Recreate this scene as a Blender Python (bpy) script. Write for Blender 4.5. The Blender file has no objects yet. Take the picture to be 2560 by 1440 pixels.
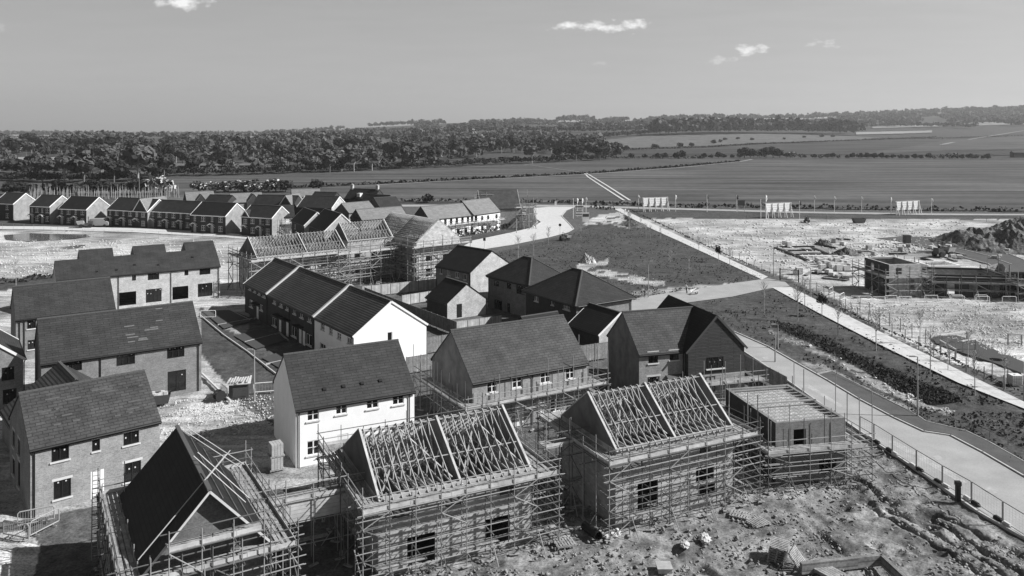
import bpy, bmesh, math, random
import numpy as np
from mathutils import Vector, Matrix
from mathutils.geometry import tessellate_polygon
random.seed(7); rng = np.random.default_rng(11)
SC = bpy.context.scene
COL = SC.collection
F, HY, HC = 2050.0, 312.0, 29.0        # focal length and horizon row in photo pixels, camera height in metres
R = math.radians

# ------------------------------------------------------------------ basics
def gp(px, py, z=0.0):
    D = F * (HC - z) / (py - HY)
    return Vector(((px - 1280) * D / F, D, z))

def tag(o, label=None, cat=None, group=None, kind=None):
    if label: o['label'] = label
    if cat: o['category'] = cat
    if group: o['group'] = group
    if kind: o['kind'] = kind
    return o

def empty(name, loc=(0, 0, 0), rz=0.0, label=None, cat=None, group=None):
    o = bpy.data.objects.new(name, None)
    o.empty_display_size = 0.3
    COL.objects.link(o)
    o.location = loc; o.rotation_euler = (0, 0, rz)
    return tag(o, label, cat, group)

def inst(name, mesh, parent=None, loc=(0, 0, 0), rot=(0, 0, 0), scale=(1, 1, 1)):
    o = bpy.data.objects.new(name, mesh)
    COL.objects.link(o)
    if parent: o.parent = parent
    o.location = loc; o.rotation_euler = rot; o.scale = scale
    return o

class MB:
    """collects boxes, bars, tubes and polygons into one mesh"""
    def __init__(s, M=None):
        s.v, s.f, s.uv, s.mi, s.M = [], [], [], [], M
    def face(s, pts, uv=None, mi=0):
        i = len(s.v)
        for p in pts:
            p = Vector(p)
            s.v.append(s.M @ p if s.M else p)
        s.f.append(tuple(range(i, i + len(pts))))
        s.uv.append(uv if uv else [(0, 0)] * len(pts)); s.mi.append(mi)
    def box(s, a, b, mi=0):
        x0, y0, z0 = a; x1, y1, z1 = b
        if x0 > x1: x0, x1 = x1, x0
        if y0 > y1: y0, y1 = y1, y0
        if z0 > z1: z0, z1 = z1, z0
        s.face([(x0,y0,z0),(x0,y1,z0),(x1,y1,z0),(x1,y0,z0)], [(x0,y0),(x0,y1),(x1,y1),(x1,y0)], mi)
        s.face([(x0,y0,z1),(x1,y0,z1),(x1,y1,z1),(x0,y1,z1)], [(x0,y0),(x1,y0),(x1,y1),(x0,y1)], mi)
        s.face([(x0,y0,z0),(x1,y0,z0),(x1,y0,z1),(x0,y0,z1)], [(x0,z0),(x1,z0),(x1,z1),(x0,z1)], mi)
        s.face([(x1,y1,z0),(x0,y1,z0),(x0,y1,z1),(x1,y1,z1)], [(x1,z0),(x0,z0),(x0,z1),(x1,z1)], mi)
        s.face([(x1,y0,z0),(x1,y1,z0),(x1,y1,z1),(x1,y0,z1)], [(y0,z0),(y1,z0),(y1,z1),(y0,z1)], mi)
        s.face([(x0,y1,z0),(x0,y0,z0),(x0,y0,z1),(x0,y1,z1)], [(y1,z0),(y0,z0),(y0,z1),(y1,z1)], mi)
    def bar(s, p, q, w, h, mi=0, up=(0, 0, 1)):
        p, q = Vector(p), Vector(q); d = (q - p); l = d.length
        if l < 1e-6: return
        d /= l; up = Vector(up)
        if abs(d.dot(up)) > .99: up = Vector((1, 0, 0))
        a = d.cross(up).normalized() * (w / 2); b = a.cross(d).normalized() * (h / 2)
        c = [p - a - b, p + a - b, p + a + b, p - a + b, q - a - b, q + a - b, q + a + b, q - a + b]
        for k, (i0, i1, i2, i3) in enumerate(((0,1,2,3),(7,6,5,4),(0,4,5,1),(1,5,6,2),(2,6,7,3),(3,7,4,0))):
            s.face([c[i0], c[i1], c[i2], c[i3]], [(0,0),(0,l),(w,l),(w,0)], mi)
    def tube(s, p, q, r, r2=None, n=6, mi=0, cap=True):
        p, q = Vector(p), Vector(q); r2 = r if r2 is None else r2
        d = q - p
        if d.length < 1e-6: return
        d.normalize(); up = Vector((0, 0, 1)) if abs(d.z) < .9 else Vector((1, 0, 0))
        a = d.cross(up).normalized(); b = d.cross(a)
        c0 = [p + (a * math.cos(t) + b * math.sin(t)) * r for t in [2 * math.pi * k / n for k in range(n)]]
        c1 = [q + (a * math.cos(t) + b * math.sin(t)) * r2 for t in [2 * math.pi * k / n for k in range(n)]]
        for k in range(n):
            j = (k + 1) % n
            s.face([c0[j], c0[k], c1[k], c1[j]], None, mi)
        if cap:
            s.face(c0, None, mi); s.face(c1[::-1], None, mi)
    def poly_prism(s, pts, z0, z1, mi=0):
        """vertical prism over a 2-D outline"""
        tris = tessellate_polygon([[Vector((p[0], p[1], 0)) for p in pts]])
        for t in tris:
            a = [pts[i] for i in t]
            if (a[1][0]-a[0][0])*(a[2][1]-a[0][1])-(a[1][1]-a[0][1])*(a[2][0]-a[0][0]) < 0: a = a[::-1]
            s.face([(x, y, z1) for x, y in a], [(x, y) for x, y in a], mi)
        n = len(pts)
        if z1 - z0 > 1e-5:
            for i in range(n):
                p, q = pts[i], pts[(i + 1) % n]
                s.face([(p[0],p[1],z0),(q[0],q[1],z0),(q[0],q[1],z1),(p[0],p[1],z1)], [(0,z0),(1,z0),(1,z1),(0,z1)], mi)
    def mesh(s, name, mats, smooth=False):
        me = bpy.data.meshes.new(name)
        me.from_pydata([tuple(v) for v in s.v], [], s.f)
        if not isinstance(mats, (list, tuple)): mats = [mats]
        for m in mats: me.materials.append(m)
        ul = me.uv_layers.new(name='UVMap')
        ul.data.foreach_set('uv', [c for fu in s.uv for u in fu for c in u])
        if len(mats) > 1: me.polygons.foreach_set('material_index', s.mi)
        if smooth: me.polygons.foreach_set('use_smooth', [True] * len(s.f))
        me.update()
        return me
    def build(s, name, mats, parent=None, loc=(0, 0, 0), smooth=False):
        return inst(name, s.mesh(name, mats, smooth), parent, loc)

# ------------------------------------------------------------------ materials (the photograph is black and white, so all are grey)
def mat(name, c, rough=.85, var=.25, scale=3.0, kind='noise', spec=.25, coord='Object', stretch=(1, 1, 1), bump=0., c2=None,
        rowh=.3, brickw=.3, mort=.02, mortc=.5, detail=6., metallic=0., bdist=.02, fine=0., finescale=40.):
    m = bpy.data.materials.new(name); m.use_nodes = True
    nt = m.node_tree; nd = nt.nodes; lk = nt.links
    b = nd['Principled BSDF']
    b.inputs['Roughness'].default_value = rough
    b.inputs['Specular IOR Level'].default_value = spec
    b.inputs['Metallic'].default_value = metallic
    def math_(op, a, bb):
        n = nd.new('ShaderNodeMath'); n.operation = op
        for i, x in enumerate((a, bb)):
            if isinstance(x, (int, float)): n.inputs[i].default_value = x
            else: lk.new(x, n.inputs[i])
        return n.outputs[0]
    tc = nd.new('ShaderNodeTexCoord')
    mp = nd.new('ShaderNodeMapping'); mp.inputs['Scale'].default_value = stretch
    lk.new(tc.outputs[coord], mp.inputs['Vector'])
    nz = nd.new('ShaderNodeTexNoise'); nz.inputs['Scale'].default_value = scale; nz.inputs['Detail'].default_value = detail
    nz.inputs['Roughness'].default_value = .62
    lk.new(mp.outputs[0], nz.inputs['Vector'])
    mr = nd.new('ShaderNodeMapRange'); mr.inputs[1].default_value = .3; mr.inputs[2].default_value = .7
    lo, hi = (c * (1 - var), c * (1 + var)) if c2 is None else (c, c2)
    mr.inputs[3].default_value = lo; mr.inputs[4].default_value = hi
    lk.new(nz.outputs[0], mr.inputs[0])
    out = mr.outputs[0]; hgt = nz.outputs[0]
    if fine:
        n2 = nd.new('ShaderNodeTexNoise'); n2.inputs['Scale'].default_value = finescale; n2.inputs['Detail'].default_value = 3.
        lk.new(mp.outputs[0], n2.inputs['Vector'])
        m2 = nd.new('ShaderNodeMapRange'); m2.inputs[1].default_value = .35; m2.inputs[2].default_value = .65
        m2.inputs[3].default_value = 1 - fine; m2.inputs[4].default_value = 1 + fine
        lk.new(n2.outputs[0], m2.inputs[0])
        out = math_('MULTIPLY', out, m2.outputs[0]); hgt = math_('ADD', hgt, n2.outputs[0])
    if kind in ('brick', 'tile'):
        br = nd.new('ShaderNodeTexBrick')
        lk.new(tc.outputs['UV'], br.inputs['Vector'])
        br.inputs['Scale'].default_value = 1.
        br.inputs['Brick Width'].default_value = brickw; br.inputs['Row Height'].default_value = rowh
        br.inputs['Mortar Size'].default_value = mort; br.inputs['Mortar Smooth'].default_value = .1
        br.inputs['Bias'].default_value = 0.
        g = .8 if kind == 'brick' else .86
        br.inputs['Color1'].default_value = (g, g, g, 1); br.inputs['Color2'].default_value = (2 - g,) * 3 + (1,)
        br.inputs['Mortar'].default_value = (mortc,) * 3 + (1,)
        out = math_('MULTIPLY', out, br.outputs['Color'])
        hgt = math_('SUBTRACT', 1.0, br.outputs['Fac'])
    lk.new(out, b.inputs['Base Color'])
    if bump:
        bp = nd.new('ShaderNodeBump'); bp.inputs['Strength'].default_value = bump; bp.inputs['Distance'].default_value = bdist
        lk.new(hgt, bp.inputs['Height']); lk.new(bp.outputs[0], b.inputs['Normal'])
    return m

def brickmat(name, c, var=.22, mortc=1.25): return mat(name, c, var=var, scale=.9, kind='brick', rowh=.075, brickw=.225, mort=.012, mortc=mortc, bump=.3, bdist=.01, fine=.15, finescale=9.)
def tilemat(name, c, rowh=.29, mort=.03, mortc=.5, var=.28, brickw=1.1, rough=.6, bump=.6): return mat(name, c, var=var, scale=.7, kind='tile', rowh=rowh, brickw=brickw, mort=mort, mortc=mortc, rough=rough, bump=bump, fine=.12, finescale=6.)
def plain(name, c, rough=.6, spec=.3, var=.08, scale=4., metallic=0.): return mat(name, c, rough=rough, spec=spec, var=var, scale=scale, metallic=metallic)

M = {}
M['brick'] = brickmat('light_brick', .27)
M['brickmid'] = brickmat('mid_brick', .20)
M['brickshadow'] = brickmat('shadow_side_brick', .045)  # brick with shade put into its colour, for walls turned from the sun
M['brickshade'] = brickmat('shaded_brick', .13)  # verge shade put into the brick colour of the felted house
M['brickpale'] = brickmat('pale_brick', .42)  # pale brick; on some gables it stands for sunlight on ordinary brick
M['block'] = mat('blockwork', .38, var=.2, scale=1., kind='brick', rowh=.225, brickw=.45, mort=.012, mortc=.75, bump=.2)
M['blockpale'] = mat('pale_blockwork', .50, var=.2, scale=1., kind='brick', rowh=.225, brickw=.45, mort=.012, mortc=.75, bump=.2)
M['render'] = mat('white_render', .92, var=.05, scale=.8, rough=.9)
M['clad'] = mat('dark_cladding', .06, var=.4, scale=2.5, kind='brick', rowh=.15, brickw=3., mort=.02, mortc=.3, stretch=(1, 1, 8))
M['tile'] = tilemat('plain_tile', .043)
M['tile2'] = tilemat('plain_tile_weathered', .060, var=.35, brickw=.7)
M['tiledark'] = tilemat('dark_tile', .033)
M['tileblack'] = tilemat('black_tile', .016, rough=.7)
M['slate'] = tilemat('grey_slate', .20, mortc=.85, var=.12)
M['rib'] = tilemat('ribbed_tile', .085, rowh=.32, mort=.075, mortc=.22, brickw=30., rough=.5, bump=1.)
M['pale_tile_'] = plain('slipped_tile', .13, .7, var=.3)
M['mid_tile_'] = plain('paler_tile', .085, .7, var=.3)
M['ridge'] = plain('ridge_tile', .10, .7)
M['toe'] = mat('toe_boards', .48, var=.3, scale=1.2)
M['wood'] = mat('scaffold_boards', .30, var=.4, scale=2., stretch=(1, 1, 1), fine=.2, finescale=10.)
M['timber'] = mat('new_timber', .40, var=.15, scale=3.)
M['spandrel'] = mat('spandrel_board', .13, var=.35, scale=.8)
M['steel'] = mat('galvanised_tube', .30, var=.2, scale=2., rough=.5, spec=.4)
M['fencewood'] = mat('fence_boards', .27, var=.3, scale=1.2, kind='brick', rowh=4., brickw=.16, mort=.02, mortc=.5, fine=.2, finescale=6.)
M['fencepale'] = mat('pale_fence_boards', .5, var=.25, scale=1.2, kind='brick', rowh=4., brickw=.16, mort=.02, mortc=.6)
M['post'] = plain('wooden_post', .22, .9, var=.25)
M['white'] = plain('white_paint', .82, .5)
M['upvc'] = plain('white_upvc', .8, .4)
M['darkframe'] = plain('dark_window_frame', .018, .4)
M['sill'] = plain('pale_stone', .6, .8)
M['black'] = plain('black_plastic', .015, .5)
M['concrete'] = mat('concrete', .40, var=.2, scale=2., fine=.1)
M['stone'] = mat('chalk_lump', .55, var=.3, scale=3.)
M['clod'] = mat('soil_clod', .25, var=.55, scale=1.4)
M['rubber'] = plain('rubber', .02, .8)
M['steeldark'] = mat('dark_tube', .12, var=.3, scale=2., rough=.6)  # darker grey tube, given to some poles at random
M['metal'] = plain('grey_metal', .33, .4, var=.12)
M['skin'] = plain('skin', .35, .6)
M['cloth_dark'] = plain('dark_cloth', .03, .9)
M['cloth_light'] = plain('light_cloth', .7, .9)
M['leaf'] = mat('tree_leaves', .04, c2=.11, scale=.16, detail=3., rough=.8, spec=.1)
M['leafdark'] = mat('dark_leaves', .018, c2=.045, scale=.3, detail=3., rough=.8, spec=.1)
M['leaflight'] = mat('pale_spring_leaves', .06, c2=.13, scale=.3, detail=3., rough=.8, spec=.1)
M['blossom'] = mat('white_blossom', .25, c2=.7, scale=.8, detail=3.)
M['bark'] = plain('bark', .16, .95, var=.3)
M['barkpale'] = plain('pale_bark', .34, .95, var=.3)
M['hedge'] = mat('hedge_leaves', .02, c2=.06, scale=1.5)
M['road'] = mat('road_surface', .36, var=.13, scale=.35, stretch=(1, 1, 1), fine=.07, finescale=7.)
M['pale_dust'] = mat('dusty_road', .42, var=.25, scale=.5, fine=.1, finescale=5.)
M['tarmac'] = mat('dark_tarmac', .095, var=.2, scale=.5, fine=.12, finescale=8.)
M['path'] = mat('pale_path', .58, var=.12, scale=.8, fine=.08, finescale=6.)
M['kerb'] = plain('kerb_stone', .5, .85, var=.15)
M['kerbdark'] = plain('dark_kerb', .07, .85)
M['water'] = plain('puddle_water', .10, .12, spec=.5)
M['sheet'] = plain('dusty_sheet', .5, .9, var=.25)
M['fabric'] = plain('white_sheet', .75, .8)
def pertree(name, lo=.55, hi=1.7):
    nt = M[name].node_tree; b = nt.nodes['Principled BSDF']; src = b.inputs['Base Color'].links[0].from_socket
    oi = nt.nodes.new('ShaderNodeObjectInfo'); mr = nt.nodes.new('ShaderNodeMapRange'); mr.inputs[3].default_value = lo; mr.inputs[4].default_value = hi; nt.links.new(oi.outputs['Random'], mr.inputs[0])
    mu = nt.nodes.new('ShaderNodeMath'); mu.operation = 'MULTIPLY'; nt.links.new(src, mu.inputs[0]); nt.links.new(mr.outputs[0], mu.inputs[1]); nt.links.new(mu.outputs[0], b.inputs['Base Color'])
M['woodleaf'] = mat('wood_leaves', .055, c2=.125, scale=.05, detail=2., rough=.8, spec=.1)
M['woodlight'] = mat('wood_pale_leaves', .09, c2=.18, scale=.05, detail=2., rough=.8, spec=.1)
M['wooddark'] = mat('wood_dark_leaves', .02, c2=.05, scale=.05, detail=2., rough=.8, spec=.1)
M['tuft'] = mat('grass_tufts', .05, c2=.12, scale=.5, rough=.9, spec=.05)
def glassmat():
    m = bpy.data.materials.new('window_glass'); m.use_nodes = True
    b = m.node_tree.nodes['Principled BSDF']
    b.inputs['Base Color'].default_value = (.012, .012, .012, 1); b.inputs['Roughness'].default_value = .08
    b.inputs['Specular IOR Level'].default_value = .5
    return m
M['glass'] = glassmat()
for k_ in ('leaf', 'leafdark', 'leaflight'): pertree(k_)
def fieldmat(name, c, rows, ang, var=.18):
    m = mat(name, c, var=var, scale=.012, fine=.10, finescale=.25, rough=.95, spec=.05)
    nt = m.node_tree; nd = nt.nodes; lk = nt.links
    b = nd['Principled BSDF']; src = b.inputs['Base Color'].links[0].from_socket
    tc = nd.new('ShaderNodeTexCoord'); mp = nd.new('ShaderNodeMapping')
    mp.inputs['Rotation'].default_value = (0, 0, ang); mp.inputs['Scale'].default_value = (.01, rows, 1)
    lk.new(tc.outputs['Object'], mp.inputs['Vector'])
    nz = nd.new('ShaderNodeTexNoise'); nz.inputs['Scale'].default_value = 1.; nz.inputs['Detail'].default_value = 5.
    lk.new(mp.outputs[0], nz.inputs['Vector'])
    mr = nd.new('ShaderNodeMapRange'); mr.inputs[1].default_value = .35; mr.inputs[2].default_value = .65; mr.inputs[3].default_value = .62; mr.inputs[4].default_value = 1.38
    lk.new(nz.outputs[0], mr.inputs[0])
    mu = nd.new('ShaderNodeMath'); mu.operation = 'MULTIPLY'; lk.new(src, mu.inputs[0]); lk.new(mr.outputs[0], mu.inputs[1])
    lk.new(mu.outputs[0], b.inputs['Base Color'])
    return m

# ------------------------------------------------------------------ camera, sun, sky
cam = bpy.data.cameras.new('camera'); co = bpy.data.objects.new('camera', cam); COL.objects.link(co)
co.location = (0, 0, HC); co.rotation_euler = (R(90), 0, 0)
cam.sensor_width = 36.0; cam.lens = F / 2560 * 36; cam.shift_y = -(720 - HY) / 2560; cam.clip_start = .5; cam.clip_end = 30000
SC.camera = co
SUN_EL = R(37); SUNV = Vector((.994, -.105, 0)).normalized() * math.cos(SUN_EL) + Vector((0, 0, math.sin(SUN_EL)))
sl = bpy.data.lights.new('sun', 'SUN'); sl.energy = 5.0; sl.angle = R(.5); sl.color = (1, 1, 1)
so = bpy.data.objects.new('sun', sl); COL.objects.link(so); so.location = (60, -20, 120)
so.rotation_euler = (-SUNV).to_track_quat('-Z', 'Y').to_euler()
SC.view_settings.view_transform = 'Standard'; SC.view_settings.look = 'None'; SC.view_settings.exposure = 0.42; SC.view_settings.gamma = 1.0

w = bpy.data.worlds.new('World'); SC.world = w; w.use_nodes = True
nt = w.node_tree; nd = nt.nodes; lk = nt.links
bg = nd['Background']
sky = nd.new('ShaderNodeTexSky'); sky.sky_type = 'NISHITA'; sky.sun_disc = False
sky.sun_elevation = SUN_EL; sky.sun_rotation = math.atan2(SUNV.x, SUNV.y)
sky.air_density = 1.0; sky.dust_density = .45; sky.ozone_density = 6.0; sky.altitude = 0
bw = nd.new('ShaderNodeRGBToBW'); lk.new(sky.outputs[0], bw.inputs[0])
def wm(op, a, b=0.0, c=None):
    n = nd.new('ShaderNodeMath'); n.operation = op
    for i, x in enumerate((a, b) if c is None else (a, b, c)):
        if isinstance(x, (int, float)): n.inputs[i].default_value = x
        else: lk.new(x, n.inputs[i])
    return n.outputs[0]
tc = nd.new('ShaderNodeTexCoord'); sp = nd.new('ShaderNodeSeparateXYZ'); lk.new(tc.outputs['Generated'], sp.inputs[0])
ay = wm('MAXIMUM', sp.outputs[1], .05)
cx = wm('DIVIDE', sp.outputs[0], ay); cz = wm('DIVIDE', sp.outputs[2], ay)
cv = nd.new('ShaderNodeCombineXYZ'); lk.new(cx, cv.inputs[0]); lk.new(cz, cv.inputs[1])
cn = nd.new('ShaderNodeTexNoise'); cn.inputs['Scale'].default_value = 75; cn.inputs['Detail'].default_value = 7; cn.inputs['Roughness'].default_value = .6
mp = nd.new('ShaderNodeMapping'); mp.inputs['Scale'].default_value = (.55, 1, 1); lk.new(cv.outputs[0], mp.inputs[0]); lk.new(mp.outputs[0], cn.inputs['Vector'])
nz = wm('MULTIPLY', wm('SUBTRACT', cn.outputs[0], .5), 3.4)
total = None
for (px, py, rx, ry, amp) in ((1500,68,128,20,.95),(1420,66,46,16,.9),(1580,64,52,18,.9),(1880,120,62,19,.75),(1805,152,85,17,.45),(2065,110,72,22,.45),(450,8,85,22,.8),(520,16,20,12,.5),
        (690,196,65,22,.2),(570,196,60,14,.16),(1355,178,40,14,.26),(1500,158,38,9,.3),(1235,198,36,14,.2),(1620,188,60,12,.2),(490,106,60,10,.14),(2000,200,130,14,.14),(5,65,18,30,.25)):
    dx = wm('DIVIDE', wm('SUBTRACT', cx, (px - 1280) / F), rx / F); dz = wm('DIVIDE', wm('SUBTRACT', cz, (HY - py) / F), ry / F)
    r_ = wm('SQRT', wm('ADD', wm('MULTIPLY', dx, dx), wm('MULTIPLY', dz, dz)))
    v = wm('ADD', wm('SUBTRACT', 1.0, r_), nz)
    v = wm('MULTIPLY', wm('MINIMUM', wm('MAXIMUM', wm('MULTIPLY', v, .95), 0.0), 1.0), min(1., amp * 1.25))
    inside = wm('MINIMUM', wm('MAXIMUM', wm('MULTIPLY', wm('SUBTRACT', 1.6, r_), 2.0), 0.0), 1.0)
    v = wm('MULTIPLY', v, inside)
    total = v if total is None else wm('MAXIMUM', total, v)
# high thin streak of cloud at the right
sn = nd.new('ShaderNodeTexNoise'); sn.inputs['Scale'].default_value = 14; sn.inputs['Detail'].default_value = 6
m2 = nd.new('ShaderNodeMapping'); m2.inputs['Scale'].default_value = (.6, 7, 1); m2.inputs['Rotation'].default_value = (0, 0, R(-3)); lk.new(cv.outputs[0], m2.inputs[0]); lk.new(m2.outputs[0], sn.inputs['Vector'])
dz = wm('DIVIDE', wm('SUBTRACT', wm('SUBTRACT', cz, (HY - 78) / F), wm('MULTIPLY', wm('SUBTRACT', cx, .55), .07)), 34 / F)
st = wm('MAXIMUM', wm('SUBTRACT', 1.0, wm('MULTIPLY', dz, dz)), 0.0)
st = wm('MULTIPLY', wm('MULTIPLY', st, wm('MINIMUM', wm('MAXIMUM', wm('MULTIPLY', wm('SUBTRACT', cx, .32), 4.0), 0.0), 1.0)), wm('MULTIPLY', sn.outputs[0], .38))
total = wm('MAXIMUM', total, st)
total = wm('MULTIPLY', total, wm('GREATER_THAN', sp.outputs[1], .2))
SKYS = .050
CLOUD = 15.5
ahead_lift = wm('ADD', .205, wm('MULTIPLY', wm('MINIMUM', wm('MAXIMUM', wm('ADD', wm('MULTIPLY', cx, .8), .45), 0.0), 1.0), .11))  # brightening added to the sky ahead only; the sky behind stays dim
ahead_lift = wm('MULTIPLY', ahead_lift, wm('MINIMUM', wm('MAXIMUM', wm('MULTIPLY', wm('SUBTRACT', .42, cz), 6.0), 0.0), 1.0))
ahead_lift = wm('MULTIPLY', ahead_lift, wm('ADD', wm('MULTIPLY', sn.outputs[0], .3), .85))
ahead_lift = wm('MULTIPLY', ahead_lift, wm('GREATER_THAN', sp.outputs[1], .2))
total = wm('MAXIMUM', total, ahead_lift)
mixv = wm('ADD', wm('MULTIPLY', bw.outputs[0], wm('SUBTRACT', 1.0, total)), wm('MULTIPLY', total, CLOUD))
cmb = nd.new('ShaderNodeCombineXYZ')
for i in range(3): lk.new(mixv, cmb.inputs[i])
lk.new(cmb.outputs[0], bg.inputs['Color']); bg.inputs['Strength'].default_value = SKYS

# ------------------------------------------------------------------ terrain
def vnoise(X, Y, s, seed=0):
    """smooth value noise, -1..1"""
    x = np.asarray(X) / s; y = np.asarray(Y) / s
    x0 = np.floor(x); y0 = np.floor(y); fx = x - x0; fy = y - y0
    fx = fx * fx * (3 - 2 * fx); fy = fy * fy * (3 - 2 * fy)
    def h(a, b):
        n = np.sin(a * 127.1 + b * 311.7 + seed * 74.7) * 43758.5453
        return (n - np.floor(n)) * 2 - 1
    return (h(x0, y0) * (1 - fx) + h(x0 + 1, y0) * fx) * (1 - fy) + (h(x0, y0 + 1) * (1 - fx) + h(x0 + 1, y0 + 1) * fx) * fy
HXP = [-300, 0, 300, 640, 800, 900, 1050, 1130, 1300, 1400, 1560, 1760, 1900, 2050, 2200, 2400, 2560, 2900]
HYP = [341, 341, 341, 337, 330, 320, 313, 308, 303, 305, 304, 299, 301, 298, 292, 284, 278, 272]
def hill(X, Y):
    X = np.asarray(X, float); Y = np.asarray(Y, float)
    px = 1280 + F * X / np.maximum(Y, 1)
    end = HC - (np.interp(px, HXP, HYP) - HY) * 4000 / F
    t = np.clip((Y - 1100) / 2900, 0, 1); s = t * t * (3 - 2 * t)
    und = np.clip((Y - 900) / 900, 0, 1) * (vnoise(X, Y, 420, 3) * 5 + vnoise(X, Y, 900, 5) * 6)
    fall = np.clip((Y - 4100) / 2500, 0, 1) * -160
    return end * s + und * (1 - .6 * s) + fall
_Ds = np.concatenate([np.arange(60, 900, 4.0), np.arange(900, 6500, 10.0)])
def gpt(px, py):
    """point of the terrain seen at a photo pixel"""
    X = (px - 1280) / F * _Ds; z = HC - (py - HY) / F * _Ds
    d = z - hill(X, _Ds); k = np.argmax(d <= 0) if (d <= 0).any() else int(np.argmin(np.abs(_Ds - 3850)))
    return Vector((X[k], _Ds[k], float(hill(X[k], _Ds[k]))))

def inpoly(PX, PY, poly):
    PX = np.asarray(PX); ins = np.zeros(PX.shape, bool); n = len(poly)
    for i in range(n):
        x0, y0 = poly[i]; x1, y1 = poly[(i + 1) % n]
        if y0 == y1: continue
        c = ((y0 > PY) != (y1 > PY)) & (PX < (x1 - x0) * (PY - y0) / (y1 - y0) + x0)
        ins ^= c
    return ins
# kinds of ground, outlined where they lie in the photograph
CHALK = [
    [(-60,562),(300,572),(620,588),(700,620),(620,800),(600,1010),(900,1200),(300,1250),(-100,1320),(-200,900),(-100,704),(125,690),(300,700),(40,702),(-100,690)],
    [(1600,545),(2700,548),(2700,960),(2560,950),(2380,905),(2220,832),(2090,748),(1960,690),(1750,618),(1640,570)],
    [(1455,560),(1500,535),(1560,530),(1590,560),(1575,572),(1540,565),(1500,558),(1470,566)],
    [(1440,660),(1475,640),(1500,652),(1520,645),(1520,662),(1480,668),(1600,690),(1665,703),(1660,716),(1600,712),(1520,695),(1430,676)],
    [(1580,725),(1700,715),(1940,700),(1960,712),(1800,735),(1640,745),(1580,790)],
    [(-20,1330),(60,1320),(100,1360),(80,1440),(-20,1440)],
]
MUD = [
    [(1190,1320),(1330,1250),(1560,1180),(1850,1130),(2160,1090),(2250,1160),(2420,1270),(2620,1400),(2700,1600),(900,1600),(1000,1420)],
]
GRASS = [
    [(500,765),(560,815),(700,905),(720,985),(640,985),(560,950),(505,880)],
    [(1240,632),(1400,592),(1480,560),(1540,530),(1560,530),(1915,694),(1640,738),(1560,760),(1240,680)],
    [(1725,762),(1930,722),(1960,724),(2560,1030),(2620,1070),(2620,1230),(2440,1095),(2300,1055),(2085,930),(1930,865),(1850,828)],
    [(1180,560),(1330,548),(1350,560),(1280,585),(1180,600)],
    [(-60,545),(170,560),(620,583),(620,590),(160,575),(-60,562)],
    [(1430,515),(1560,522),(1600,545),(2700,548),(2700,540),(2000,530),(1600,524),(1430,508)],
    [(-60,700),(140,690),(140,715),(-60,730)],
]
DARK = [
    [(1925,800),(1990,808),(2140,880),(2260,935),(2395,985),(2400,1000),(2330,1010),(2230,965),(2100,890),(1990,840),(1925,812)],
    [(1560,540),(1600,552),(1600,575),(1570,565)],
]
GRAVEL = [
    [(1915,822),(1990,845),(2100,895),(2230,965),(2330,1010),(2390,1025),(2370,1035),(2290,1012),(2180,965),(2080,900),(1990,862),(1915,835)],
    [(1990,900),(2060,905),(2120,940),(2240,1000),(2300,1022),(2290,1030),(2200,995),(2100,945),(2020,915)],
]
NR, NC = 860, 640
rows = np.concatenate([30 * np.exp(np.linspace(0, math.log(100 / 30), 520)), 100 * np.exp(np.linspace(0, math.log(6600 / 100), 341)[1:])]); cols = np.linspace(-.84, .84, NC)
Yg = np.repeat(rows[:, None], NC, 1); Xg = Yg * cols[None, :]
PX = 1280 + F * cols[None, :] + 0 * Yg; PY = HY + F * HC / Yg
wx = PX + (vnoise(Xg, Yg, 2.2, 1) * 5 + vnoise(Xg, Yg, .8, 2) * 3) * 70 / np.maximum(Yg, 40); wy = PY + (vnoise(Xg, Yg, 2.2, 7) * 4 + vnoise(Xg, Yg, .8, 9) * 2) * 70 / np.maximum(Yg, 40)
chalk = np.zeros(Xg.shape); mud = chalk.copy(); grass = chalk.copy(); dark = chalk.copy()
for p in CHALK: chalk[inpoly(wx, wy, p)] = 1
for p in MUD: m_ = inpoly(wx, wy, p); mud[m_] = 1; chalk[m_] = 0
for p in GRASS: m_ = inpoly(wx, wy, p); grass[m_] = 1; chalk[m_] = 0; mud[m_] = 0
for p in CHALK[2:5]: m_ = inpoly(wx, wy, p) & (vnoise(Xg, Yg, 1.6, 4) > -.35); grass[m_] = 0; chalk[m_] = 1
for p in DARK: m_ = inpoly(wx, wy, p); dark[m_] = 1; grass[m_] = 0
for p in GRAVEL: m_ = inpoly(wx, wy, p) & (vnoise(Xg, Yg, .9, 8) > -.5); chalk[m_] = .5; grass[m_] = 0; dark[m_] = 0
grass[Yg > 300] = 1; chalk[Yg > 300] = 0
Zg = hill(Xg, Yg)
near = np.clip((160 - Yg) / 40, 0, 1)
Zg += near * (np.minimum(vnoise(Xg, Yg, 1.3, 11) * .05 - .05, 0) + np.minimum(vnoise(Xg, Yg, .55, 12) * .03 - .03, 0)) - .02
rd = (gp(2560, 1192) - gp(1995, 910)); rd.z = 0; rd.normalize()
perp = Xg * rd.y - Yg * rd.x; along = Xg * rd.x + Yg * rd.y
pc = perp + .9 * np.sin(along * .12) + vnoise(Xg, Yg, 9, 20) * .8
rut = 1 - 3.0 * np.abs(vnoise(pc, along * .13, 1.55, 21) + .25 * vnoise(pc, along * .3, .7, 27))
rut = np.clip(rut, 0, 1); rut = rut * rut * (3 - 2 * rut) - .35 * np.clip(vnoise(pc, along * .13, 1.55, 21), 0, .4)
l0, l1 = gp(2257, 1150), gp(2560, 1345); ld = (l1 - l0).normalized(); rdist = np.abs((Xg - l0.x) * ld.y - (Yg - l0.y) * ld.x)
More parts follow.
